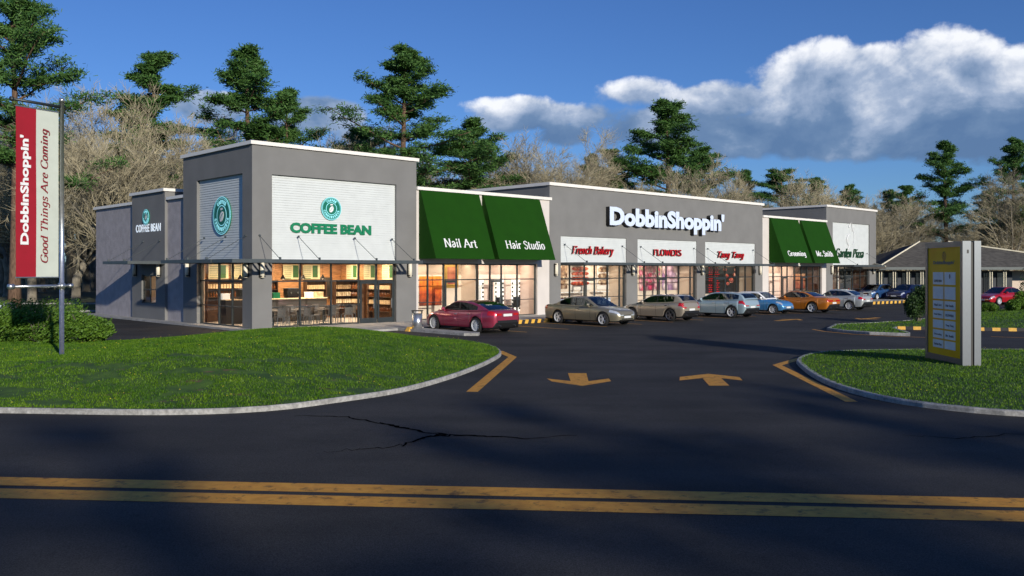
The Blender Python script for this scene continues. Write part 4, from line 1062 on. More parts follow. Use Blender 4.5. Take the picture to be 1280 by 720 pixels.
def display_case(u, v, w, label, m='sign_white'):
    t_ = thing('display_case', label, 'counter', B(u,v,.112), BA)
    a = MB(); a.box(0,w,0,.5,0,.85); a.build('case_body', M[m], t_)
    a = MB(); a.box(0,w,.1,.5,1.25,1.29); a.build('case_top', M['pure_white'], t_)
    a = MB(); a.quad((0,0,.85),(w,0,.85),(w,.12,1.25),(0,.12,1.25)); a.build('case_glass', M['glass'], t_)
    for k in range(int(w/.3)):
        b_ = MB(); b_.sm = True; b_.lathe([(0,.0),(.09,.0),(.10,.06),(.05,.11),(0,.12)],10); link('cake', b_.data('cake', PM['choc' if k%2 else 'red']), None, B(u+.2+k*.3,v+.3,.112+.85), BA, 'small cake in the bakery display case', None, 'cake', 'small cakes in the display case')
display_case(21.3,.75,3.0,'long pale bakery display case'); display_case(25.4,.85,1.3,'short blue-white bakery display case')
picture(30.75, 1.6, 1.35, 2.5, 1.85, 'rose', 'big poster of pink and red roses in the flower shop', None, cat='poster')
picture(33.45, 1.6, 1.35, 2.15, 1.85, 'lilac', 'big poster of pale lilac flowers in the flower shop', None, cat='poster')
# noodle shop board
t_ = thing('menu_board', 'large black menu board with red and orange dishes in the noodle shop', 'menu board', B(38.9,1.5,1.0), BA)
a = MB(); a.box(0,4.9,0,.05,0,2.1); a.build('board', M['black'], t_)
a = MB()
for k in range(6):
    for x in (.5,):
        a.box(x,x+1.5,-.012,0,.1+k*.34,.16+k*.34)
        a.add([(x+.1+.28*i+.12*math.cos(j*1.047),-.014,.30+k*.34+.05*math.sin(j*1.047)) for i in range(5) for j in range(6)], [tuple(range(i*6,i*6+6)) for i in range(5)])
a.build('dish_row', M['sign_red'], t_)
a = MB()
for x, zz, r_ in ((3.0,1.35,.26),(3.7,1.0,.3),(4.2,1.45,.24),(3.2,.75,.2),(4.3,1.85,.18),(2.8,1.85,.2)):
    a.add([(x+r_*1.2*math.cos(j*.7854),-.014,zz+r_*.7*math.sin(j*.7854)) for j in range(8)], [tuple(range(8))])
a.build('dish_picture', PM['red'], t_)
# grooming / barber / pizza
picture(52.6,1.6,1.2,2.2,1.3,'abstract','dark striped picture in the barber shop')
for i,(u,v) in enumerate(((58.2,1.1),(60.0,1.2),(61.6,1.0),(63.2,1.2))):
    t_ = thing('red_chair', 'red chair inside the pizza shop', 'chair', B(u,v,.112), BA+.2*i, 'red chairs in the pizza shop')
    a = MB(); a.box(-.22,.22,-.22,.22,.43,.47); a.build('seat', M['sign_red'], t_); a = MB(); a.box(-.22,.22,.2,.24,.47,.95); a.build('backrest', M['sign_red'], t_)
    for x in (-.2,.2):
        for y in (-.2,.2): a = MB(); a.cyl((x,y,.43),(x,y,0),.015,n=6); a.build('leg', M['chrome'], t_)
for u in (59.2,61.9):
    a = MB(); a.box(-.15,.15,-.15,.15,0,3.15); placed('interior_column', a, 'cream', 'white column inside the pizza shop', 'column', u, 2.0, .112, 'white columns in the pizza shop')

# ------------------------------------------------------------------ street furniture
# steel litter bin
t_ = thing('litter_bin', 'round brushed steel litter bin with a black lid beside the red saloon', 'litter bin', (-4.35,40.75,.0))
a = MB(); a.sm = True; a.lathe([(.22,.03),(.23,.03),(.23,.82),(.21,.82)], 24); a.build('drum', M['galv'], t_)
a = MB(); a.lathe([(0,0),(.24,0),(.24,.05),(.22,.05)], 24); a.build('base', M['black'], t_)
a = MB(); a.box(-.25,.25,-.25,.25,.93,.97); a.box(-.22,-.19,-.22,-.19,.82,.93); a.box(.19,.22,-.22,-.19,.82,.93); a.box(-.22,-.19,.19,.22,.82,.93); a.box(.19,.22,.19,.22,.82,.93); a.build('lid', M['black'], t_)
# banner pole: arms reach from the pole towards the road
BX, BY = -12.5, 24.62; bz = .40
t_ = thing('banner_pole', 'tall steel pole carrying a red and pale vertical banner on the left lawn', 'pole', (BX,BY,bz-.05), math.atan2(-1.23,-.70))
a = MB(); a.sm = True; a.lathe([(.085,0),(.085,.1),(.062,.1),(.062,7.12),(.075,7.12),(.075,7.22),(0,7.22)], 16); a.build('pole', M['galv'], t_)
a = MB(); a.sm = True; a.cyl((-.1,0,6.98),(1.43,0,6.98),.04); a.cyl((1.38,0,6.98),(1.45,0,6.98),.06); a.build('arm', M['frame'], t_)
a = MB(); a.sm = True; a.cyl((-.3,0,2.02),(1.43,0,2.02),.04); a.cyl((1.36,0,2.02),(1.5,0,2.02),.075); a.cyl((-.32,0,2.02),(-.2,0,2.02),.06); a.cyl((0,0,1.94),(0,0,2.10),.09); a.build('arm', M['galv'], t_)
ba = math.atan2(-1.23,-.70)
bn = thing('banner', 'red and pale vertical cloth banner reading DobbinShoppin\' and Good Things Are Coming', 'banner', (BX,BY,bz-.05), ba+math.pi)
# banner frame: +x runs from the arm tip back to the pole, face looks to -y
def cloth(x0, x1, z0, z1):
    m_ = MB(); m_.sm = True
    for yo, rev in ((-.004,False),(.004,True)):
        rows = []
        for j in range(25):
            zz = z0+(z1-z0)*j/24; rows.append([(x0+(x1-x0)*i/8, yo+.010*math.sin(zz*1.7+1)*math.sin((x0+(x1-x0)*i/8)*3.0), zz) for i in (range(8,-1,-1) if rev else range(9))])
        m_.grid(rows)
    return m_
cloth(-1.30,-.74,2.28,6.80).build('red_panel', M['red_cloth'], bn); cloth(-.74,-.10,2.28,6.80).build('pale_panel', M['pale_cloth'], bn)
me = text_mesh("DobbinShoppin'", 2.92, .30, .004, [M['pure_white']], .038)
o = link('lettering', me, bn); o.rotation_euler = (0,-math.pi/2,0); o.location = (-.90,-.022,3.14)
me = nib_text("Good Things Are Coming", 3.65, .27, .004, [M['banner_text']], .12, .05, .22)
o = link('lettering', me, bn); o.rotation_euler = (0,-math.pi/2,0); o.location = (-.36,-.024,2.66)
a = MB(); a.cyl((-1.3,0,6.82),(-.1,0,6.82),.02,n=8); a.cyl((-1.3,0,2.26),(-.1,0,2.26),.02,n=8); a.build('hem_rod', M['galv'], bn)
# directory totem
TZ = .22
tang = math.atan2(2.4,.10)         # +x runs away from the road along the lit face
t_ = thing('directory_totem', 'tall silver directory totem with a yellow shop list standing on the right lawn', 'sign', (12.42,24.35,.03), tang)
L_, TH, HT = 2.42, .2, 3.58
for k, y0 in enumerate((0.0, -.27)):
    a = MB(); a.box(0,L_,y0-TH+.02,y0-.0,.12,HT); a.build('cabinet', M['chrome'], t_)
a = MB(); a.box(.03,L_-.03,-.25,-.02,0,HT-.03); a.build('core', M['black'], t_)
a = MB(); f_ = .15; yy = .0
a.box(0,f_,yy,yy+.045,.12,HT); a.box(L_-f_,L_,yy,yy+.045,.12,HT); a.box(f_,L_-f_,yy,yy+.045,.12,.12+f_+.05); a.box(f_,L_-f_,yy,yy+.045,HT-f_,HT); a.build('bezel', M['chrome'], t_)
ymat = mat('totem_amber_panel', (.88,.42,.002), .5, var=0, col2=(.95,.54,.01), scale=.9, spec=.15)
a = MB(); a.box(f_,L_-f_,.002,.02,.12+f_+.05,HT-f_); a.build('amber_panel', ymat, t_)
wl = mat('totem_plate_white', (.80,.82,.84), .5, var=.05); gp = mat('totem_print_grey', (.16,.17,.17), .5, var=.05)
names = ['COFFEE BEAN',None,None,None,'Nail Art','Hair Studio','French Bakery','FLOWERS',None,'Tang Tang','Grooming','Mr. Smith','Garden Pizza',None]
zs_ = [(2.36,2.72),(1.94,2.30),(1.66,1.89),(1.38,1.61),(1.09,1.33),(.80,1.04),(.52,.75)]
def flip_text(txt, w_, h_, x, zz, par, m__, o_=.03):     # the lit face looks to +y, so lettering runs towards -x
    me = text_mesh(txt, w_, h_, .004, [m__], o_); o = link('plate_lettering', me, par); o.rotation_euler = (0,0,math.pi); o.location = (x, .0335, zz); return o
k = 0
for r_, (za, zb) in enumerate(zs_):
    for c_ in range(2):
        x0, x1 = (1.24,1.92) if c_ == 0 else (.48,1.16)
        a = MB(); a.box(x0,x1,.02,.03,za,zb); pl = a.build('name_plate', wl, t_)
        nm = names[k]; k += 1
        if nm: flip_text(nm, .5, .07, x1-.09, za+.07, pl, gp)
        elif r_ == 0: 
            a = MB(); a.ell(((x0+x1)/2,.032,zb-.12),(.05,.004,.07),10,6); a.build('leaf_mark', gp, pl)
flip_text("DobbinShoppin'", 1.35, .13, 1.88, 2.92, t_, gp)
a = MB(); a.ell((1.2,.022,3.18),(.14,.004,.14),16,6); a.build('round_mark', M['yellow'], t_)
a = MB(); a.box(-.004,0,-.12,-.07,3.24,3.34); a.build('lock_plate', M['black'], t_)

# ------------------------------------------------------------------ trees
def rdir(rn, d, spread):
    a = d.orthogonal().normalized(); b = d.cross(a); t = rn.uniform(0, 2*math.pi); s = math.sin(spread); 
    return (d*math.cos(spread) + (a*math.cos(t)+b*math.sin(t))*s).normalized()
def bare_tree_mesh(seed, H=16, spread=.75, nl=9, fork=.28, dens=1.0):
    rn = random.Random(seed); tr = MB(); tr.sm = True; tw = MB()
    def branch(p, d, L, r, lev):
        n = 4 if lev < 2 else (3 if lev < 3 else 2)
        pts = [p]; dirs = []; q = p.copy(); dd = d.copy()
        for i in range(n):
            dd = (dd + Vector((rn.gauss(0,.16),rn.gauss(0,.16),rn.gauss(.05,.10)))).normalized()
            q = q + dd*(L/n); pts.append(q.copy()); dirs.append(dd.copy())
        rs = [r*(1-.62*i/n) for i in range(n+1)]
        (tr if lev < 2 else tw).tube(pts, rs, 7 if lev == 0 else (5 if lev < 2 else 3))
        if lev >= 4: return
        nc = (0, 10, 10, 9)[lev] if lev else 0
        nc = int(nc*dens+.5)
        for k in range(nc):
            t = rn.uniform(.22, 1.0); i = min(int(t*n), n-1); f = t*n-i
            pp = pts[i].lerp(pts[i+1], f)
            branch(pp, rdir(rn, dirs[i], rn.uniform(.35,.95)), L*rn.uniform(.36,.62)*(1.1-.35*t), max(rs[i]*.42, .0135), lev+1)
    # trunk with a flared foot
    top = Vector((rn.gauss(0,.4), rn.gauss(0,.4), H*fork))
    pts = [Vector((0,0,-.3)), Vector((0,0,.25)), Vector((rn.gauss(0,.08),rn.gauss(0,.08),H*fork*.5)), top]
    R0 = H*.021
    tr.tube(pts, [R0*1.7, R0*1.15, R0, R0*.85], 10)
    for i in range(nl):
        a = 2*math.pi*i/nl + rn.uniform(-.3,.3); sp = spread*rn.uniform(.35,1.15)
        d = Vector((math.cos(a)*math.sin(sp), math.sin(a)*math.sin(sp), math.cos(sp)))
        b = pts[2].lerp(top, rn.uniform(.1,1.0))
        branch(b, d, H*(1-fork)*rn.uniform(.62,.92), R0*rn.uniform(.26,.46), 1)
    return tr.data('bare_trunk', M['twigbark']), tw.data('bare_twigs', M['twig'])
M['twigbark'] = mat('pale_limb_bark', (.13,.115,.09), .95, var=0, col2=(.34,.30,.23), scale=1.2, bump=.7, bscale=12)
BT = [bare_tree_mesh(3,16,.85,9,.28), bare_tree_mesh(11,16,.65,8,.32), bare_tree_mesh(23,15,.9,10,.26), bare_tree_mesh(31,17,.6,7,.36,.95)]
def bare_tree(x, y, h, k, label, rz=None, group='bare trees in the wood behind the shops', z=0):
    m = BT[k % len(BT)]
    s = h/16.5
    t_ = thing('bare_tree', label, 'tree', (x,y,z), rz if rz is not None else (x*7.3+y*3.1)%6.28, group)
    t_.scale = (s*1.05, s*1.05, s)
    link('trunk', m[0], t_); link('crown', m[1], t_)
    return t_
def pine_mesh(seed, H=20, base=.35, wid=.26, nlimb=34, lean=0., flat=1.0, tuft=1.0):
    rn = random.Random(seed); tr = MB(); tr.sm = True; cr = MB()
    n = 9; pts = []; 
    for i in range(n+1):
        f = i/n; pts.append(Vector((math.sin(f*3+seed)*.25*f+lean*f*f*H*.1, math.cos(f*4+seed)*.25*f, H*f-.3*(1-f))))
    R0 = H*.016
    tr.tube(pts, [R0*(1.25 if i == 0 else 1)*(1-.9*i/n) + .02 for i in range(n+1)], 9)
    def at(f): 
        i = min(int(f*n), n-1); return pts[i].lerp(pts[i+1], f*n-i)
    V = []; F = []
    def tuftq(c, r, m):
        rad_ = rn.choice((.14,.2,.34))
        for _ in range(m):
            d = Vector((rn.gauss(0,1), rn.gauss(0,1), rn.gauss(0,.75)+.12)); d.normalize()
            o = c + Vector((rn.gauss(0,r*.5), rn.gauss(0,r*.5), rn.gauss(0,r*rad_)))
            L = rn.uniform(.18,.36)*tuft; w = d.orthogonal().normalized()
            w = (w*math.cos(1.3*_)+d.cross(w)*math.sin(1.3*_))*rn.uniform(.022,.045)*tuft
            b = len(V); V.extend([o-w*.6, o+w*.6, o+d*L+w, o+d*L-w]); F.append((b,b+1,b+2,b+3))
    for i in range(nlimb):
        f = base + (1-base)*((i+rn.uniform(-1.2,2.0))/nlimb)**.9 if i > 2 else base+(1-base)*rn.random()*.5
        f = max(base*.9,min(f,.985))
        g = (f-base)/(1-base)
        prof = max(.08,(1-g)**.72*min(1,max(g,0)*2.6+.6))*1.12
        L = H*wid*prof*rn.choice((.45,.7,.85,1.0,1.15))*rn.uniform(.85,1.1)+.4
        a = i*2.4+rn.uniform(-.5,.5); up = rn.uniform(-.1,.5)+.4*g
        d = Vector((math.cos(a), math.sin(a), up)).normalized()
        p0 = at(f); lp = [p0]; q = p0.copy(); m = 5
        for k in range(m):
            d = (d+Vector((rn.gauss(0,.14),rn.gauss(0,.14),rn.gauss(.06,.09)))).normalized(); q = q+d*(L/m); lp.append(q.copy())
        r = R0*.34*(1-.6*g)
        tr.tube(lp, [r*(1-.8*k/m)+.008 for k in range(m+1)], 5)
        for k in range(2, m+1):
            nb = 3 if k < m else 4
            for _ in range(nb):
                c = lp[k-1].lerp(lp[k], rn.random())
                s = Vector((rn.gauss(0,1),rn.gauss(0,1),rn.gauss(.12,.16)))
                s = s.normalized()*rn.uniform(.2,.30)*L*(.75)
                e = c+s; tr.tube([c, c.lerp(e,.5)+Vector((0,0,.05)), e], [r*.22+.006,r*.15+.005,.006], 3)
                for t in (.45,.8,1.05):
                    tuftq(c.lerp(e,t)+Vector((0,0,.1*flat)), .40*tuft+.035*L, int(36))
    tuftq(at(.98)+Vector((0,0,.2)), .5, 80)
    me = bpy.data.meshes.new('pine_crown'); me.from_pydata(V, [], F); me.materials.append(M['needle'])
    return tr.data('pine_trunk', M['pinebark']), me
PT = [pine_mesh(1,22,.40,.24,31), pine_mesh(2,22,.38,.22,28,.1), pine_mesh(5,20,.35,.28,32,-.1), pine_mesh(9,20,.42,.21,24,.15), pine_mesh(14,24,.32,.28,38), pine_mesh(41,22,.36,.25,27,.05), pine_mesh(57,21,.30,.30,34,-.06), pine_mesh(71,18,.66,.20,9,0,1.0,.8), pine_mesh(83,18,.62,.22,10,0,1.0,.8)]
PH = [22.4,22.4,20.4,20.4,24.4,22.4,21.4,18.4,18.4]
def pine(x, y, h, k, label, rz=0, wide=1.0, group='pines standing above the bare wood'):
    s = h/PH[k]
    t_ = thing('pine_tree', label, 'tree', (x,y,0), rz, group); t_.scale = (s*wide,s*wide,s)
    link('trunk', PT[k][0], t_); link('crown', PT[k][1], t_)
FF = 1108.5
def px(xp, Y): return (xp-640)/FF*Y
def topz(yp, Y): return 2.8+(338-yp)/FF*Y
pines = [ # measured crown position, distance, variant
 (18,-45,62,4,'huge pine with wide spreading limbs at the left edge behind the banner',1.0,1.0),
 (193,63,84,1,'slim pine above the low side wing of the coffee shop',.4,1.35),
 (312,58,84,5,'tall pine directly above the coffee shop tower',2.2,1.3),
 (360,112,88,3,'shorter pine just right of the tall pine over the tower',1.0,1.1),
 (503,60,80,4,'broad tall pine above the first pair of green awnings',3.0,1.35),
 (592,150,84,6,'low broad pine to the right of the tall pine over the green awnings',.5,1.55),
 (452,160,92,2,'low pine at the left foot of the broad pine over the awnings',2.5,1.3),
 (833,128,98,0,'tall pine above the middle block over the 3D letters',1.2,1.45),
 (765,186,100,1,'small pine left of the tall pine over the middle block',2.9,1.5),
 (740,193,104,3,'smallest leftmost pine over the middle block',.2,.9),
 (872,186,104,2,'low pine right of the tall pine over the middle block',.9,1.5),
 (932,213,116,3,'small distant pine over the right end of the middle block',.3,1.0),
 (975,211,112,6,'small dark pine over the second pair of green awnings',1.9,1.5),
 (1020,222,118,3,'low far pine over the end block',2.6,1.1),
 (1060,232,120,2,'low far pine right of the end block roof',1.1,1.0),
 (1110,238,122,0,'low dark pine in the wood between the end block and the house',2.1,1.0),
 (1134,231,118,1,'mid-height pine just left of the totem top',.8,1.4),
 (1183,176,104,5,'tall tiered pine right behind the totem',.9,1.25),
 (1266,173,102,4,'tall pine at the right edge of the picture over the house roof',2.4,1.05),
 (1236,238,112,2,'low pine between the two tall right-hand pines',1.7,1.1),
 (655,215,96,3,'low pine behind the roof of the nail and hair shops',1.7,1.0)]
for xp, yp, Y, k, lab, rz, wd in pines: pine(px(xp,Y), Y, topz(yp,Y), k, lab, rz, wd)
bares = [ # x pixel of trunk, crown top, distance, variant, label
 (150,112,70,0,'big pale many-limbed bare tree between the banner and the low wing'),
 (95,135,76,2,'bare tree just right of the banner pole'),
 (40,150,78,1,'bare tree behind the left half of the banner'),
 (-30,160,80,0,'bare tree cut off by the left edge of the picture'),
 (215,150,82,2,'bare tree showing between the low wing and the tower'),
 (265,165,88,1,'bare tree rising behind the tower roof on its left side'),
 (405,175,90,1,'bare tree above the right half of the tower roof'),
 (432,172,84,0,'bare tree left of the broad pine above the awnings'),
 (540,190,84,2,'bare tree right beside the tower roof over the first awning'),
 (675,178,86,1,'thin bare tree over the hair shop roof edge'),
 (716,185,94,3,'sparse bare tree left of the small pines over the middle block'),
 (640,200,88,0,'bare tree over the second green awning'),
 (790,215,92,2,'bare bushy tree below the tall pine over the middle block'),
 (850,215,94,0,'bare tree over the right half of the big letters'),
 (905,222,96,1,'bare tree over the noodle shop'),
 (950,228,98,2,'bare tree over the gap between middle block and awnings'),
 (1000,232,102,0,'bare tree over the grooming and barber shops'),
 (1045,236,104,1,'bare tree over the end block'),
 (1090,245,100,2,'bare tree at the right corner of the end block'),
 (1140,262,104,0,'bare tree left of the totem over the house valley'),
 (1215,255,104,2,'bare tree right of the totem over the house roof'),
 (1262,222,100,1,'tall forked bare tree at the right edge over the house roof'),
 (1310,235,104,0,'bare tree cut off by the right edge of the picture')]
for xp, yp, Y, k, lab in bares: bare_tree(px(xp,Y), Y, topz(yp-(10 if xp > 500 else 6),Y), k, lab)
rn = random.Random(77)
for i in range(34):       # the tangled depth of the wood
    xp = -60+1420*(i+rn.random()*.8)/34; Y = rn.uniform(104,130) if xp > 350 else rn.uniform(92,118)
    yp = (150 if xp < 300 else 150+ (xp-300)*.11)+rn.uniform(8,36)
    bare_tree(px(xp,Y), Y, topz(yp,Y), i, 'pale bare winter tree deep in the tangled wood behind the front row of trees', group='bare trees deep in the wood')
for i in range(16):       # thick trunks in the park at the left
    xp = -20+150*(i+rn.random()*.7)/16; Y = rn.uniform(92,150)
    bare_tree(px(xp,Y), Y, rn.uniform(17,22), 3, 'bare tree with a thick trunk in the shady park left of the low wing', group='park trees at the left')
# woodland understorey and far tree mass behind the trunks
def far_wood(name, x0, x1, y0, y1, n, h0, h1, label, m='twig'):
    mb = MB(); rn = random.Random(len(name)+n)
    for i in range(n):
        x = rn.uniform(x0,x1); y = rn.uniform(y0,y1); h = rn.uniform(h0,h1)
        p = Vector((x,y,0))
        for k in range(6):
            d = Vector((rn.gauss(0,.35),rn.gauss(0,.3),1)).normalized(); e = p+d*h*rn.uniform(.5,1)
            mb.tube([p, p.lerp(e,.5)+Vector((rn.gauss(0,.2),0,0)), e], [.05,.035,.02], 3)
            for j in range(5):
                s = p.lerp(e, rn.uniform(.3,1)); f = s+Vector((rn.gauss(0,.8),rn.gauss(0,.5),rn.uniform(.2,1.2))); mb.tube([s,f],[.03,.015],3)
    mb.build(name, M[m], kind='stuff', label=label)
far_wood('undergrowth', -75, 120, 128, 150, 900, 4, 9, 'tangled bare undergrowth deep in the wood')
far_wood('undergrowth', 20, 90, 100, 118, 420, 3, 6, 'tangled bare undergrowth behind the house')
# tree belt across the road, behind the camera side: it throws the long shadows over the foreground
shade = [(-20,-27,12.5,0),(8,-31,13.5,2),(44,-33,16,2)]
for i, (x,y,h,k) in enumerate(shade): bare_tree(x,y,h,k,'bare roadside tree on the near side of the road', group='roadside trees on the near side of the road')
SHP = [(3,-26,12.8,7),(8.5,-28,13.8,8),(13,-25,12.8,7),(18,-28,14.2,8),(22.5,-25.5,13.4,7),(27,-28.5,15.0,8),(31.5,-25.5,14.2,7),(36,-29,16.0,8),(40.5,-26,15.0,7),(45,-29.5,16.4,8),(50,-26.5,15.6,7),(55,-29,16.8,8),(-4,-28,13,7)]
for i, (x,y,h,k) in enumerate(SHP): pine(x,y,h,k,'roadside pine on the near side of the road', i*1.1, 1.1, 'roadside pines on the near side of the road')

# ------------------------------------------------------------------ shrubs
def shrub(name, label, x, y, z, r, n, m='leaf', size=.055, seed=1, cat='shrub', group=None):
    rn = random.Random(seed); t_ = thing(name, label, cat, (x,y,z), 0, group)
    st = MB()
    for i in range(16):
        a = rn.uniform(0,6.28); e = Vector((math.cos(a)*r[0]*.8*rn.random(), math.sin(a)*r[1]*.8*rn.random(), r[2]*rn.uniform(.7,1.6)))
        st.tube([(rn.gauss(0,.08),rn.gauss(0,.08),-.05), e*.5+Vector((0,0,.1)), e], [.022,.015,.006], 4)
    st.build('stems', M['bark'], t_)
    lobes = [(Vector((rn.uniform(-.55,.55)*r[0], rn.uniform(-.5,.5)*r[1], r[2]*rn.uniform(.42,1.15))), rn.uniform(.45,.62)) for _ in range(9)]
    V = []; F = []
    for i in range(n):
        c, s = lobes[rn.randrange(9)]
        d = Vector((rn.gauss(0,1),rn.gauss(0,1),rn.gauss(0,1))).normalized(); q = rn.random()**.4*(1+.22*mnoise.noise(d*2.3+c))
        p = c+Vector((d.x*r[0]*s*q, d.y*r[1]*s*q, d.z*r[2]*s*q*1.1))
        if p.z < .02: continue
        a = Vector((rn.gauss(0,1),rn.gauss(0,1),rn.gauss(0,1)))+d*.8; a.normalize(); b = a.orthogonal().normalized(); cc = a.cross(b)
        w = size*rn.uniform(.6,1.3); k = len(V)
        V.extend([p-b*w, p+cc*w*.5, p+b*w, p-cc*w*.5]); F.append((k,k+1,k+2,k+3))
    me = bpy.data.meshes.new('foliage'); me.from_pydata(V,[],F); me.materials.append(M[m]); link('foliage', me, t_)
for x, y, rx, ry, rz_, lab, s in ((-17.6,29.3,1.5,1.2,.72,'leafy green bush at the far left edge of the lawn',1),(-15.6,29.2,1.35,1.1,.72,'leafy green bush just left of the banner pole',2),(-14.15,29.3,.95,1.0,.62,'rounded leafy green bush right of the banner pole',3),(-16.9,31.6,2.3,1.0,.95,'taller dark hedge bush behind the other lawn bushes',4)):
    shrub('shrub', lab, x, y, hL(x,y)-.03, (rx,ry,rz_), 15000, 'leaf', .045, s, group='bushes on the left lawn')
shrub('shrub', 'tall dark evergreen bush left of the totem', 21.2, 46.2, .1, (.75,.75,1.15), 9000, 'darkleaf', .06, 8)
for i, (x,y,rx,rz_,lab) in enumerate(((31.7,56.0,.55,.42,'low green bush right of the totem below the red car'),(33.0,57.0,.8,.7,'second green bush right of the totem on the far lawn'),(34.6,58,1.1,.9,'green bush at the right edge on the far lawn'),(37.0,61.5,1.8,1.9,'taller dark bush at the right edge beside the house'),(30.2,56.0,.5,.3,'small yellowish bush just right of the totem'))):
    shrub('shrub', lab, x, y, .25, (rx,rx*.8,rz_), 7000, 'leaf' if i != 3 else 'darkleaf', .07, 20+i, group='bushes on the far lawn island')

# ------------------------------------------------------------------ low house at the right
hs = thing('low_house', 'low long house with grey-brown hipped roof and pairs of cream posts at the right', 'house', (0,0,0))
M['shingle'] = mat('brown_grey_shingles', (.085,.078,.068), .95, var=.3, scale=2, bump=.8, bscale=10, stretch=(1,1,4))
M['darkwall'] = mat('dark_house_cladding', (.035,.04,.05), .7, var=.2)
M['houseglass'] = mat('dark_house_window', (.02,.025,.03), .08, var=.1, spec=.8)
M['creamp'] = mat('cream_post_paint', (.72,.66,.5), .6, var=.05)
a = MB(); a.box(34.6,50.2,89,95,0,2.75); a.build('wall', M['darkwall'], hs)
a = MB(); a.box(50.2,66,90,96,0,2.75); a.build('wall', M['inwall'], hs, label='beige wall of the right part of the low house')
# hip roof: eave corner nearest the camera at (49.6,84.6)
a = MB()
def hip(x0,x1,y0,y1,ze,xr0,xr1,yr,zr):
    v = [(x0,y0,ze),(x1,y0,ze),(x1,y1,ze),(x0,y1,ze),(xr0,yr,zr),(xr1,yr,zr),(x0,y0,ze-.22),(x1,y0,ze-.22),(x1,y1,ze-.22),(x0,y1,ze-.22)]
    a.add(v, [(0,1,5,4),(1,2,5),(2,3,4,5),(3,0,4),(0,6,7,1),(1,7,8,2),(2,8,9,3),(3,9,6,0),(6,9,8,7)])
hip(35.8,60.0,86.6,98,3.1,42.5,45.5,92.5,5.75)
hip(29.6,35.9,85.2,96,3.15,31.5,33.2,90,4.3)
a.build('roof', M['shingle'], hs)
a = MB(); a.tube([(35.7,86.5,3.14),(42.5,92.5,5.82)], .08, 4); a.tube([(45.5,92.5,5.82),(60,86.5,3.14)], .09, 4); a.tube([(33.2,90,4.36),(35.9,85.2,3.2)], .07, 4); a.build('ridge_flashing', M['creamp'], hs)
a = MB(); a.box(35.8,60,86.52,86.6,2.86,3.12); a.build('eaves_board', M['frame'], hs)
for i in range(10):
    x = 36.1+1.36*i
    Yp = 87.2
    for dx in (0,.22):
        a = MB(); a.box(x+dx,x+dx+.065,Yp,Yp+.065,.0,2.86); a.build('post', M['creamp'], hs)
    a = MB(); a.box(x+.3,x+1.2,88.9,88.99,.35,2.55); a.build('window', M['houseglass'], hs)
a = MB(); a.box(29.8,34.6,87,95,0,2.9); a.build('wall', M['darkwall'], hs)

# ------------------------------------------------------------------ cars
def interp(P, x):
    if x <= P[0][0]: return P[0][1]
    for i in range(len(P)-1):
        if x <= P[i+1][0]:
            a = P[max(i-1,0)]; b = P[i]; c = P[i+1]; d = P[min(i+2,len(P)-1)]
            h = c[0]-b[0]; t = (x-b[0])/h if h else 0
            mb_ = (c[1]-a[1])/(c[0]-a[0]) if c[0] != a[0] else 0; mc = (d[1]-b[1])/(d[0]-b[0]) if d[0] != b[0] else 0
            s = (c[1]-b[1])/h if h else 0
            if s == 0: mb_ = mc = 0
            else:
                mb_ = max(min(mb_/s,3),0)*s if mb_/s > 0 else 0; mc = max(min(mc/s,3),0)*s if mc/s > 0 else 0
            t2, t3 = t*t, t*t*t
            return (2*t3-3*t2+1)*b[1]+(t3-2*t2+t)*h*mb_+(-2*t3+3*t2)*c[1]+(t3-t2)*h*mc
    return P[-1][1]
def wheel_meshes(rad, w, spokes, dark=False, style=0):
    ty = MB(); ty.sm = True; ri = rad*.72
    ty.lathe([(ri,-w/2),(rad*.93,-w/2),(rad,-w*.36),(rad,w*.36),(rad*.93,w/2),(ri,w/2)], 36, 'y')
    rm = MB()
    rm.lathe([(ri,-w/2),(ri*.93,-w*.42),(ri*.90,w*.3),(ri*.93,w*.46),(ri*1.0,w/2+.003)], 36, 'y')
    rm.lathe([(0,w*.40),(.07,w*.40),(.075,w*.30),(.05,w*.2)], 14, 'y')
    for i in range(spokes):
        a = 2*math.pi*i/spokes
        for da in ((-.10,.10) if style == 1 else (0,)):
            hw = .028 if style == 0 else .016
            if spokes <= 5 and style == 0: hw = .045
            c, s = math.cos(a+da), math.sin(a+da); c2, s2 = math.cos(a+da*1.8), math.sin(a+da*1.8)
            p0 = Vector((c*.05,w*.36,s*.05)); p1 = Vector((c2*ri*.95,w*.42,s2*ri*.95)); n_ = Vector((-s,0,c))*hw; o = Vector((0,-.035,0))
            v = [p0-n_,p0+n_,p1+n_*.8,p1-n_*.8]; rm.add(v+[q+o for q in v], [(0,1,2,3),(7,6,5,4),(0,4,5,1),(1,5,6,2),(2,6,7,3),(3,7,4,0)])
    dk = MB(); dk.lathe([(0,-w*.1),(ri*.92,-w*.1)], 30, 'y'); dk.lathe([(.0,w*.05),(ri*.6,w*.05),(ri*.6,w*.02)], 24, 'y')
    return ty.data('tyre', M['tyre']), rm.data('rim', M['rimdark' if dark else 'rim']), dk.data('brake', M['trim'])
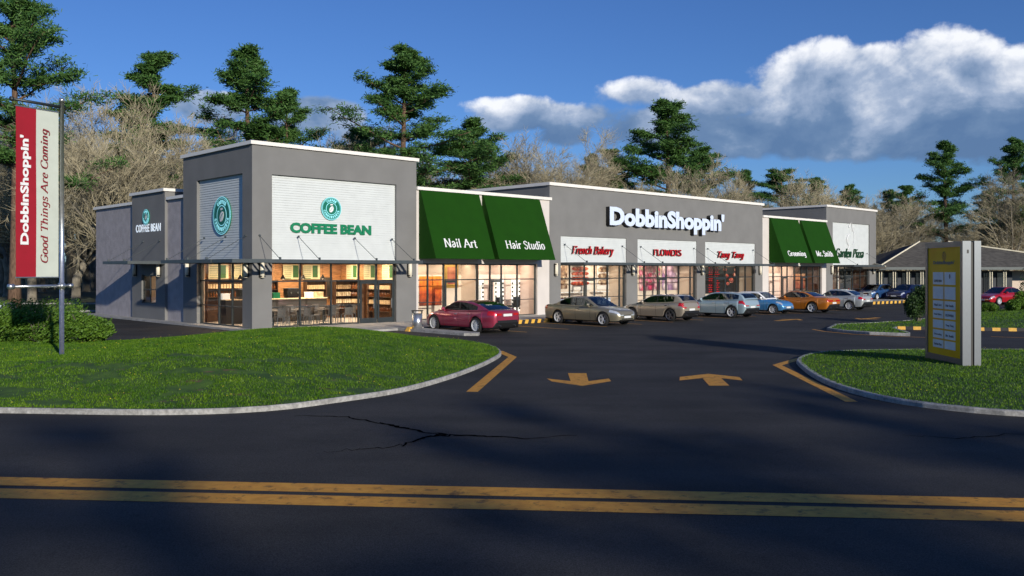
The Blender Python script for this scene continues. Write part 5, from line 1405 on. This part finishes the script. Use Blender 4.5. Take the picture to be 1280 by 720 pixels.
def car(label, paint, P, loc, yaw, roofm=None, name='parked_car', group='cars parked at the shops'):
    """local +x = forward, origin on the ground at mid-length"""
    L, W, zb = P['L'], P['W'], P.get('zb', .2)
    top = P['top']; gh = P['gh']; xr0, xr1, xw1, xw0 = P['cab']     # rear glass base, roof rear, roof front, windscreen base (from the tail)
    fw, rw, rad = P['fw'], P['rw'], P['rad']; hw = W/2
    wp = [(0,.70),(.05,.80),(.14,.88),(.35,.945),(.8,.985),(L*.5,1.0),(L-1.1,.975),(L-.55,.925),(L-.25,.84),(L-.1,.75),(L,.60)]
    if P.get('boxy'): wp = [(0,.84),(.05,.90),(.14,.94),(.35,.97),(.8,.99),(L*.5,1.0),(L-1.1,.985),(L-.55,.96),(L-.25,.91),(L-.1,.86),(L,.78)]
    fz = [(0,.30),(.12,.04),(.6,0),(L-.7,0),(L-.1,.03),(L,.12)]
    t_ = thing(name, label, 'car', loc, yaw, group)
    pm = paint; mats = [pm, M['trim']]
    sec = [(0,1.0),(.45,.995),(.74,.98),(.88,.945),(.955,.87),(.985,.74),(1.0,.60),(.998,.50),(.985,.36),(.965,.20),(.95,.08)]
    def half(x): return hw*interp(wp, x)
    ar = rad+.055
    def arch(x):
        z_ = 0
        for c in (fw, rw):
            d = abs(x-c)
            if d < ar: z_ = max(z_, rad+math.sqrt(ar*ar-d*d))
        return z_
    def pt(x, k, side=1, out=0.):
        y, f = sec[k] if isinstance(k, int) else tuple(sec[int(k)][i]*(1-(k-int(k)))+sec[min(int(k)+1,len(sec)-1)][i]*(k-int(k)) for i in (0,1))
        zt = interp(top, x); z0 = zb+interp(fz, x)
        zz = z0+(zt-z0)*f; a = arch(x)
        bulge = 0
        if a > 0 and y > .9: bulge = .012
        return (x-L/2, side*((y*half(x))+out+bulge), max(zz, a) if y > .9 else zz)
    xs = [0,.012,.035,.07,.12]+[.2+.075*i for i in range(int((L-.36)/.075))]+[L-.12,L-.07,L-.035,L-.012,L]
    xs = [x for x in xs if x <= L]
    for c in (fw, rw): xs += [c-ar, c-ar+.002, c-ar+.02, c+ar-.02, c+ar-.002, c+ar]
    xs = sorted(set(round(x,4) for x in xs))
    body = MB(); body.sm = True; rows = []
    for x in xs:
        r = []
        z0 = zb+interp(fz, x); h = half(x); a = arch(x)
        for k in range(len(sec)): r.append(pt(x,k))
        wy = max(h-.30,.3)
        lowz = max(z0+.01,a) if a else z0
        r += [(x-L/2, min(h*.93,h-.02) if not a else h-.03, lowz), (x-L/2, wy, lowz if a else z0), (x-L/2, wy-.01, z0), (x-L/2, 0, z0)]
        rows.append(r)
    body.grid([[ (p[0],-p[1],p[2]) for p in r][::-1] for r in rows]); body.grid(rows)
    nk = len(rows[0])
    for rr, flip in ((rows[0],1),(rows[-1],0)):
        v = rr+[(p[0],-p[1],p[2]) for p in rr[::-1]]
        body.add(v, [tuple(range(len(v)))] if not flip else [tuple(reversed(range(len(v))))])
    # lower sill in black trim
    ncol = nk-1
    for s_ in (0,1):
        for i in range(len(rows)-1):
            for j in range(ncol):
                idx = s_*(len(rows)-1)*ncol+i*ncol+j
                jj = (ncol-1-j) if s_ == 0 else j
                if jj >= 10: body.m[idx] = 1
    body.build('body', mats, t_)
    # greenhouse
    def belt(x): return interp(top, x)-.02
    def roof(x): return interp(gh, x)
    gx = [xr0+(xr1-xr0)*i/8 for i in range(9)]+[xr1+(xw1-xr1)*i/12 for i in range(1,13)]+[xw1+(xw0-xw1)*i/8 for i in range(1,9)]
    bp = P['bp']; win = P['win']; ext = []
    for b_ in bp: ext += [b_-.035, b_+.035]
    gx = sorted(set([round(g,4) for g in gx+ext+list(win)]))
    G_ = []
    for x in gx:
        zb_, zr = belt(x), max(roof(x), belt(x)+.004); hh = zr-zb_; wb = half(x)*.90; tum = .42*hh*P.get('tum',.62)
        ins = max(0, wb-tum)
        zw0 = min(zb_+.035, zb_+hh*.5); zw1 = max(zw0, zr-.085)
        def wy(z): return wb-(wb-ins)*((z-zb_)/hh)**1.3 if hh > .01 else wb
        G_.append([(x-L/2,wb+.01,zb_-.02),(x-L/2,wy(zw0),zw0),(x-L/2,wy(zw1),zw1),(x-L/2,ins-.03,zr-.045),(x-L/2,ins*.86,zr-.018),(x-L/2,ins*.5,zr-.004),(x-L/2,0,zr)])
    cab = MB(); cab.sm = True; sw = MB(); wsn = MB(); rwn = MB(); pil = MB()
    for s in (1,-1):
        for i in range(len(gx)-1):
            xm = (gx[i]+gx[i+1])/2
            for j in range(6):
                q = [G_[i][j],G_[i+1][j],G_[i+1][j+1],G_[i][j+1]]
                q = [(p[0],p[1]*s,p[2]) for p in q]
                if s == 1: q = q[::-1]
                tgt = cab
                if j == 1 and win[0] < xm < win[1]:
                    tgt = sw
                    if any(abs(xm-b_) < .035 for b_ in bp): tgt = pil
                elif j >= 4 and xm > xw1+.02 and xm < xw0-.04: tgt = wsn
                elif j >= 4 and xm < xr1-.04 and xm > xr0+.05: tgt = rwn
                tgt.add(q, [(0,1,2,3)])
    cab.build('roof', [roofm or pm], t_)
    for s_ in (1,-1):
        q_ = MB()
        for f_ in sw.f:
            if (sw.v[f_[0]][1] > 0) == (s_ > 0): q_.add([sw.v[k] for k in f_], [(0,1,2,3)])
        q_.build('side_window', M['carglass'], t_)
    pass; wsn.build('windscreen', M['carglass'], t_); rwn.build('rear_window', M['carglass'], t_); pil.build('door_pillars', M['trim'], t_)
    # cabin deck and seats
    it = MB(); n_ = len(gx)
    it.grid([[(x-L/2, s*half(x)*.86, belt(x)-.015+.0) for s in (1,0,-1)] for x in gx if xr0+.1 < x < xw0-.1])
    xf = xw1-.35; xrr = xr1+.45
    for x in (xf, xrr):
        for s in (-.36,.36):
            z_ = belt(x); it.box(x-L/2-.12,x-L/2,s-.22,s+.22,z_-.02,z_+.18); it.box(x-L/2-.13,x-L/2-.04,s-.11,s+.11,z_+.2,z_+.36)
    it.build('cabin_interior', M['seatm'], t_)
    # lamps, bumpers, plates
    def patch(x0, x1, k0, k1, out, nx=5, nk_=4, both=True):
        m_ = MB(); m_.sm = True
        for s in ((1,-1) if both else (1,)):
            rs = [[pt(x0+(x1-x0)*i/nx, k0+(k1-k0)*j/nk_, s, out) for j in range(nk_+1)] for i in range(nx+1)]
            if s == -1: rs = [r[::-1] for r in rs]
            m_.grid(rs)
        return m_
    def lamp(nm, mt, x0, x1, k0, k1):
        for s in (1,-1):
            m_ = MB(); m_.sm = True
            rs = [[pt(x0+(x1-x0)*i/6, k0+(k1-k0)*j/4, s, .012) for j in range(5)] for i in range(7)]
            if s == -1: rs = [r[::-1] for r in rs]
            m_.grid(rs)
            # wrap round onto the end face
            xe = x1 if mt == 'hlamp' else x0
            if xe > L-.02 or xe < .02:
                e = [pt(xe, k0+(k1-k0)*j/4, s, .012) for j in range(5)]; inn = [(p[0]+(.008 if xe > 1 else -.008), p[1]*P.get('lampin',.55), p[2]) for p in e]
                g_ = [e, inn] if (s == 1) == (xe > 1) else [inn, e]
                m_.grid([[(p[0]+(.006 if xe > 1 else -.006),p[1],p[2]) for p in r] for r in g_])
            m_.build(nm, M[mt], t_)
    hk = P.get('hk', (3.2,5.0)); tk = P.get('tk', (3.3,5.2))
    lamp('headlight', 'hlamp', L-P.get('hl',.42), L, *hk); lamp('tail_light', 'tlamp', 0, P.get('tl',.30), *tk)
    zt = lambda x,f: (zb+interp(fz,x))+(interp(top,x)-zb-interp(fz,x))*f
    a = MB(); w_ = half(L); a.box(L/2-.02,L/2+.012,-w_*.52,w_*.52,zt(L,.55),zt(L,.86)); a.build('grille', M['trim'], t_)
    a = MB(); 
    for k in range(4): zz = zt(L,.58+.08*k); a.box(L/2+.012,L/2+.02,-w_*.48,w_*.48,zz,zz+.012)
    a.box(L/2+.012,L/2+.03,-w_*.53,w_*.53,zt(L,.86),zt(L,.90)); a.build('grille_bars', M['chr'], t_)
    a = MB(); a.box(L/2-.01,L/2+.006,-w_*.8,w_*.8,zt(L,.06),zt(L,.26)); a.build('lower_intake', M['trim'], t_)
    for xe, s in ((L,1),(0,-1)):
        zz = zt(xe,.33) if s == 1 else zt(0, P.get('plf',.45))
        a = MB(); x_ = (L/2)*s
        a.box(x_+s*.006,x_+s*.022,-.26,.26,zz,zz+.11); a.build('number_plate', M['plate'], t_)
    a = MB(); a.box(-L/2-.02,-L/2+.05,-half(0)*.9,half(0)*.9,zt(0,0)-.02,zt(0,0)+.10); a.build('rear_diffuser', M['trim'], t_)
    for s in (-1,1):
        a = MB(); a.cyl((-L/2-.04,s*.45,zb+.16),(-L/2+.1,s*.45,zb+.16),.035,n=10); a.build('exhaust_tip', M['chr'], t_)
    # door seams, handles, mirrors
    a = MB()
    for x in P['doors']:
        for s in (1,-1):
            rs = [[pt(x+d, k*.25, s, .003) for k in range(14,41)] for d in (-.006,.006)]
            if s == -1: rs = rs[::-1]
            a.grid(rs)
    a.build('door_seams', M['trim'], t_)
    for x in P['hand']:
        for s in (1,-1):
            p = pt(x, 4.6, s, .012); a = MB(); a.box(p[0]-.10,p[0]+.10,p[1]-.012,p[1]+.012,p[2]-.014,p[2]+.014); a.build('door_handle', M['chr'] if P.get('ch',1) else pm, t_)
    for s in (1,-1):
        x = xw0-.55 if xw0-xw1 > .6 else xw0-.3; p = pt(x, 3.2, s, .0)
        a = MB(); a.sm = True; a.ell((p[0],p[1]+s*.12,p[2]+.12),(.07,.11,.075),10,8); a.box(p[0]-.03,p[0]+.03,min(p[1]-s*.02,p[1]+s*.1),max(p[1]-s*.02,p[1]+s*.1),p[2]+.0,p[2]+.06)
        a.build('wing_mirror', pm if not roofm else roofm, t_)
    if P.get('spoiler'):
        a = MB(); z_ = interp(top,.15)+.02
        a.box(-L/2+.02,-L/2+.26,-hw*.78,hw*.78,z_+.22,z_+.26)
        for s in (-1,1): a.box(-L/2+.04,-L/2+.24,s*hw*.74-.02,s*hw*.74+.02,z_-.06,z_+.22)
        a.build('rear_wing', pm, t_)
    if P.get('chline'):
        a = MB(); a.sm = False
        for s in (1,-1):
            a.tube([(x-L/2, s*(G_[i][1][1]+.006), G_[i][1][2]-.005) for i, x in enumerate(gx) if win[0]-.05 <= x <= win[1]+.05], .010, 4)
        a.build('window_trim', M['chr'], t_)
    wm = P['wheels']
    for x in (fw, rw):
        for s in (1,-1):
            w0 = link('wheel', None, t_, (x-L/2, s*(hw-.125), rad), 0 if s == 1 else math.pi)
            link('tyre', wm[0], w0); link('rim', wm[1], w0); link('brake_disc', wm[2], w0)
    return t_
def paint(name, c, metal=.45, rough=.28, coat=1.0):
    return mat(name, c, rough, metal=metal, var=.03, scale=40, coat=coat)
SED = dict(L=4.97,W=1.92,zb=.19,fw=4.05,rw=1.09,rad=.35,cab=(.42,1.45,2.75,3.85),
  top=[(0,.93),(.04,1.00),(.25,1.06),(.6,1.06),(1.2,1.02),(2.2,.985),(3.3,.975),(3.85,.955),(4.3,.87),(4.7,.74),(4.87,.66),(4.97,.52)],
  gh=[(.42,1.045),(.9,1.22),(1.45,1.36),(2.0,1.43),(2.45,1.435),(2.75,1.40),(3.3,1.19),(3.85,.955)],
  bp=(2.28,),win=(1.05,3.55),doors=(3.35,2.28,1.35),hand=(2.45,1.55),chline=1,tk=(3.2,5.2),tl=.36,plf=.62)
def V_(**k): d = dict(SED); d.update(k); return d
W10 = wheel_meshes(.35,.24,10,style=0); W5 = wheel_meshes(.34,.23,5,style=1); W5f = wheel_meshes(.35,.25,5,style=0); W7d = wheel_meshes(.34,.23,5,dark=True,style=0); WS = wheel_meshes(.31,.2,8,style=0)
TES = V_(wheels=W10)
MER = V_(L=5.1,W=1.87,fw=4.22,rw=1.15,cab=(.75,1.6,2.95,3.85),rad=.34,
  top=[(0,.88),(.04,.95),(.2,1.0),(.7,1.02),(1.3,1.0),(2.4,.98),(3.4,.975),(3.85,.965),(4.4,.90),(4.85,.80),(5.0,.74),(5.1,.58)],
  gh=[(.75,1.01),(1.15,1.2),(1.6,1.37),(2.1,1.455),(2.6,1.46),(2.95,1.42),(3.4,1.2),(3.85,.96)],bp=(2.35,),win=(1.25,3.6),doors=(3.4,2.4,1.4),hand=(2.6,1.6),wheels=W5,hk=(3.0,4.8),hl=.5,plf=.6)
VOL = V_(L=4.37,W=1.80,fw=3.5,rw=.86,cab=(.10,.55,2.2,3.25),rad=.34,boxy=1,
  top=[(0,.80),(.04,.90),(.12,1.06),(.5,1.08),(1.2,1.03),(2.2,.99),(3.0,.96),(3.25,.95),(3.8,.86),(4.2,.74),(4.3,.68),(4.37,.55)],
  gh=[(.10,1.08),(.3,1.28),(.55,1.42),(1.1,1.47),(1.7,1.47),(2.2,1.42),(2.7,1.22),(3.25,.95)],bp=(1.75,),win=(.62,3.0),doors=(2.85,1.8,.95),hand=(2.0,1.1),wheels=W7d,tk=(2.2,5.0),tl=.3,plf=.35,chline=0,lampin=.72)
CIT = V_(L=4.53,W=1.87,fw=3.62,rw=.89,cab=(.08,.5,2.35,3.5),rad=.35,boxy=1,
  top=[(0,.78),(.04,.90),(.12,1.08),(.5,1.10),(1.2,1.06),(2.2,1.02),(3.0,1.0),(3.5,.99),(4.0,.88),(4.35,.76),(4.46,.68),(4.53,.52)],
  gh=[(.08,1.10),(.25,1.32),(.5,1.44),(1.1,1.51),(1.8,1.52),(2.35,1.46),(2.9,1.25),(3.5,.99)],bp=(1.8,1.0),win=(.45,3.3),doors=(3.0,1.95,1.05),hand=(2.1,1.15),wheels=wheel_meshes(.35,.24,6,style=0),tk=(3.4,5.1),tl=.4,plf=.35)
MIN = V_(L=3.72,W=1.68,fw=3.05,rw=.58,cab=(.06,.28,1.95,2.55),rad=.31,boxy=1,
  top=[(0,.72),(.04,.84),(.10,.98),(.5,.99),(1.5,.97),(2.55,.955),(3.0,.90),(3.4,.82),(3.6,.72),(3.68,.64),(3.72,.52)],
  gh=[(.06,.99),(.15,1.28),(.28,1.37),(.9,1.405),(1.5,1.405),(1.95,1.37),(2.2,1.22),(2.55,.955)],bp=(1.2,),win=(.35,2.35),doors=(2.4,1.15),hand=(1.3,),wheels=WS,tum=.45,hk=(2.6,4.4),hl=.45,chline=1)
CHA = V_(L=5.02,W=1.92,fw=4.05,rw=1.1,cab=(.95,1.7,2.85,3.55),rad=.36,boxy=1,
  top=[(0,.90),(.04,.98),(.2,1.04),(.8,1.06),(1.2,1.06),(1.6,1.0),(2.5,.97),(3.5,.98),(4.2,.95),(4.8,.86),(4.95,.78),(5.02,.6)],
  gh=[(.95,1.05),(1.3,1.22),(1.7,1.37),(2.1,1.43),(2.5,1.44),(2.85,1.40),(3.2,1.2),(3.55,.97)],bp=(1.95,),win=(1.35,3.35),doors=(3.3,1.85),hand=(2.05,),wheels=W5f,tk=(3.6,5.6),tl=.08,lampin=.25,chline=0,plf=.3,ch=0)
EVO = V_(L=4.5,W=1.80,fw=3.6,rw=.95,cab=(.5,1.2,2.45,3.3),rad=.33,boxy=1,
  top=[(0,.86),(.04,.95),(.2,1.03),(.6,1.04),(1.3,1.0),(2.2,.97),(3.0,.95),(3.3,.94),(3.8,.86),(4.3,.74),(4.42,.68),(4.5,.5)],
  gh=[(.5,1.03),(.85,1.2),(1.2,1.36),(1.7,1.45),(2.1,1.455),(2.45,1.42),(2.85,1.2),(3.3,.94)],bp=(1.95,),win=(.85,3.1),doors=(2.9,1.95,1.05),hand=(2.1,1.15),wheels=wheel_meshes(.33,.24,10,style=0),spoiler=1,tk=(3.3,5.2),tl=.3,chline=0,plf=.35)
WAG = V_(L=4.75,W=1.83,fw=3.8,rw=1.02,cab=(.12,.6,2.6,3.45),rad=.33,boxy=1,
  top=[(0,.84),(.04,.93),(.12,1.05),(.5,1.06),(1.3,1.03),(2.4,1.0),(3.2,.98),(3.45,.97),(4.0,.9),(4.5,.78),(4.68,.70),(4.75,.52)],
  gh=[(.12,1.06),(.35,1.3),(.6,1.44),(1.2,1.49),(2.0,1.50),(2.6,1.45),(3.0,1.24),(3.45,.97)],bp=(2.0,1.1),win=(.5,3.3),doors=(3.0,2.0,1.1),hand=(2.15,1.25),wheels=WS)
NI = BA+math.pi/2; NO = BA-math.pi/2          # nose towards / away from the shops
car('dark red saloon parked nose-in beside the steel bin in front of the nail shop', paint('pearl_red_paint', (.38,.04,.085), .4), TES, B(7.45,-6.75,.004), NI)
car('bronze-grey saloon parked nose-out in front of the bakery', paint('bronze_grey_paint', (.27,.24,.17), .4), MER, B(15.5,-7.0,.004), NO)
car('beige hatchback with tall red tail lights in front of the flower shop', paint('beige_paint', (.42,.36,.28), .35), VOL, B(21.15,-7.35,.004), NI)
car('pale silver-blue estate parked nose-in before the noodle shop', paint('silver_blue_paint', (.40,.52,.57), .3), CIT, B(26.7,-7.7,.004), NI)
car('small bright blue car with a white roof parked nose-out', paint('bright_blue_paint', (.08,.30,.62), .35), MIN, B(32.35,-7.3,.004), NO, M['pure_white'])
car('orange muscle coupe parked nose-in between the blue and the silver cars', paint('orange_paint', (.62,.20,.02), .3), CHA, B(35.65,-8.1,.004), NI)
car('silver saloon with a rear wing, last in the shop front row', paint('silver_paint', (.55,.58,.58), .35), EVO, B(41.2,-8.1,.004), NI)
navy = paint('navy_paint', (.012,.018,.085), .4)
car('dark navy estate car parked beyond the end of the shops', navy, WAG, (37.3,83.8,.004), R(218), group='cars parked near the house')
car('mid blue tall car half hidden behind the navy estate', paint('mid_blue_paint', (.03,.10,.27), .4), V_(**{**WAG,'L':4.5}), (34.7,84.6,.004), R(222), group='cars parked near the house')
car('almost black car mostly hidden by the dark bush left of the totem', paint('black_paint', (.015,.02,.018), .3), VOL, (40.0,81.5,.004), R(215), group='cars parked near the house')
car('bright red saloon behind the bushes right of the totem', paint('bright_red_paint', (.50,.01,.02), .3), EVO | {'spoiler':0}, (40.0,72.6,.004), R(205), group='cars parked near the house')
car('silver-blue car whose nose pokes in at the left edge of the picture', paint('pale_blue_silver_paint', (.25,.30,.38), .5), MER, (-33.6,55.0,.004), R(0), group='cars parked near the house')

# ------------------------------------------------------------------ light, sky, camera
SUN_EL = R(15.4)
hd = Vector((-2.195, 3.718, 0)).normalized()             # horizontal travel direction of the sunlight
ld = (hd*math.cos(SUN_EL)+Vector((0,0,-math.sin(SUN_EL)))).normalized()
sl = bpy.data.lights.new('sun', 'SUN'); sl.energy = 4.2; sl.angle = R(.9); sl.color = (1,.93,.80)
so = bpy.data.objects.new('sun', sl); COL.objects.link(so); so.rotation_euler = ld.to_track_quat('-Z','Y').to_euler()
wd = bpy.data.worlds.new('World'); scene.world = wd; wd.use_nodes = True; nt = wd.node_tree; nt.nodes.clear()
sk = N(nt,'ShaderNodeTexSky'); sk.sky_type = 'NISHITA'; sk.sun_disc = False; sk.sun_elevation = SUN_EL
sk.sun_rotation = math.atan2(-hd.x, -hd.y); sk.air_density = 1.0; sk.dust_density = .0; sk.ozone_density = 2.0
out = N(nt,'ShaderNodeOutputWorld'); bg = N(nt,'ShaderNodeBackground'); bg.inputs['Strength'].default_value = .075
tc = N(nt,'ShaderNodeTexCoord'); sp = N(nt,'ShaderNodeSeparateXYZ'); nt.links.new(tc.outputs['Generated'], sp.inputs[0])
def MT(op, a, b=None, c=None, clamp=False):
    n = N(nt,'ShaderNodeMath',operation=op); n.use_clamp = clamp
    for i, q in enumerate((a,b,c)):
        if q is None: continue
        if isinstance(q,(int,float)): n.inputs[i].default_value = q
        else: nt.links.new(q, n.inputs[i])
    return n.outputs[0]
# direction -> (azimuth from north in radians, elevation) on the sky dome
az = MT('ARCTAN2', sp.outputs[0], sp.outputs[1]); hyp = MT('SQRT', MT('ADD', MT('MULTIPLY',sp.outputs[0],sp.outputs[0]), MT('MULTIPLY',sp.outputs[1],sp.outputs[1])))
el = MT('ARCTAN2', sp.outputs[2], hyp)
cb = N(nt,'ShaderNodeCombineXYZ'); nt.links.new(az, cb.inputs[0]); nt.links.new(el, cb.inputs[1])
def noise2(scale, detail=6, off=(0,0,0), rough=.55, dist=0., sy=1.):
    mp = N(nt,'ShaderNodeMapping'); mp.inputs['Location'].default_value = off; mp.inputs['Scale'].default_value = (1,sy,1); nt.links.new(cb.outputs[0], mp.inputs[0])
    n = N(nt,'ShaderNodeTexNoise'); n.inputs['Scale'].default_value = scale; n.inputs['Detail'].default_value = detail; n.inputs['Roughness'].default_value = rough; n.inputs['Distortion'].default_value = dist
    nt.links.new(mp.outputs[0], n.inputs['Vector']); return n.outputs['Fac']
def blob(a0, e0, ra, re):
    dx = MT('DIVIDE', MT('SUBTRACT', az, a0), ra); dy = MT('DIVIDE', MT('SUBTRACT', el, e0), re)
    return MT('SUBTRACT', 1.0, MT('ADD', MT('MULTIPLY',dx,dx), MT('MULTIPLY',dy,dy)))
def pa(xp): return math.atan2(xp-640, FF)
def pe(xp, yp): return math.atan2((338-yp), math.hypot(FF, xp-640))
def PB(xp, yp, rx, ry, am=1.): return MT('MULTIPLY', blob(pa(xp), pe(xp,yp), rx/FF, ry/FF), am)
def smax(l):
    r = l[0]
    for q in l[1:]: r = MT('MAXIMUM', r, q)
    return r
blobs = [(1020,158,210,40,1.1),(1180,92,70,56,1.2),(1250,130,70,60,1.1),(1045,108,105,56,1.2),(905,132,90,30,.9),(800,118,60,20,.45),(1120,165,180,34,1.1),(655,146,76,26,.95),(705,168,56,18,.7),(610,133,30,10,.35),(262,134,50,22,1.0),(405,142,60,26,1.1),(450,170,60,20,.5),(90,215,70,60,.8),(40,195,60,50,.8),(1310,170,120,34,.9),(330,160,60,20,.5),(795,180,60,16,.35),(850,158,130,30,.95),(760,150,70,22,.6),(950,178,200,24,.9),(1190,178,160,24,.9)]
dens = smax([PB(*b_) for b_ in blobs])
wide = None if 1 else smax([blob(a0,e0,ra,re) for a0,e0,ra,re in ((1.9,.35,.5,.16),(2.9,.5,.6,.2),(-1.5,.3,.5,.15),(-2.4,.45,.4,.18))])
nA = noise2(9, 8, (3,1,0), .55, .3, 1.3); nB = noise2(26, 6, (7,2,0), .6, .2, 1.2)
fluff = MT('ADD', MT('MULTIPLY', MT('SUBTRACT', nA, .5), 1.9), MT('MULTIPLY', MT('SUBTRACT', nB, .5), 1.3))
dd = MT('ADD', MT('ADD', MT('MULTIPLY', dens, 1.15), -.08), fluff)
mr = N(nt,'ShaderNodeMapRange'); mr.interpolation_type = 'SMOOTHSTEP'; mr.inputs['From Min'].default_value = .0; mr.inputs['From Max'].default_value = .5; nt.links.new(dd, mr.inputs[0])
alpha = mr.outputs[0]
# shading: billows lit from the upper right, flat blue-grey undersides
nS = noise2(7, 7, (3.035,.93,0), .55, .3, 1.3)
relief = MT('MULTIPLY', MT('SUBTRACT', nA, nS), 2.3)
# underside: how high a point lies inside the cloud bank
hgt = MT('MULTIPLY', MT('SUBTRACT', el, MT('ADD', .118, MT('MULTIPLY', MT('SUBTRACT', nA, .5), .05))), 9.0)
lit = MT('ADD', MT('ADD', hgt, relief), MT('MULTIPLY', MT('SUBTRACT', nB, .5), .6), clamp=True)
cr = N(nt,'ShaderNodeValToRGB'); nt.links.new(lit, cr.inputs[0]); e = cr.color_ramp.elements
e[0].position = 0; e[0].color = (1.5,2.7,5.0,1); e[1].position = 1; e[1].color = (13.5,13.7,14.2,1)
x_ = e.new(.3); x_.color = (2.2,3.5,5.8,1); x_ = e.new(.6); x_.color = (5.0,6.2,8.4,1)
sat = N(nt,'ShaderNodeMix'); sat.data_type='RGBA'; sat.blend_type='MULTIPLY'; sat.inputs['Factor'].default_value = 1; sat.inputs['B'].default_value = (.50,.80,1.42,1)
nt.links.new(sk.outputs[0], sat.inputs['A'])
mx = N(nt,'ShaderNodeMix'); mx.data_type='RGBA'; nt.links.new(MT('MULTIPLY',alpha,.93), mx.inputs['Factor']); nt.links.new(sat.outputs['Result'], mx.inputs['A']); nt.links.new(cr.outputs[0], mx.inputs['B'])
nt.links.new(mx.outputs['Result'], bg.inputs[0]); nt.links.new(bg.outputs[0], out.inputs[0])
cam = bpy.data.cameras.new('camera'); cam.sensor_width = 36; cam.lens = 36*FF/1280; cam.shift_y = -22/1280; cam.clip_end = 3000
co = bpy.data.objects.new('camera', cam); COL.objects.link(co); co.location = (0,0,2.8); co.rotation_euler = (math.pi/2,0,0); scene.camera = co
vs = scene.view_settings; vs.view_transform = 'Standard'; vs.look = 'None'; vs.exposure = 0; vs.gamma = 1
scene.cycles.max_bounces = 5; scene.cycles.transparent_max_bounces = 8; scene.cycles.glossy_bounces = 3; scene.cycles.diffuse_bounces = 3; scene.cycles.caustics_reflective = False; scene.cycles.caustics_refractive = False
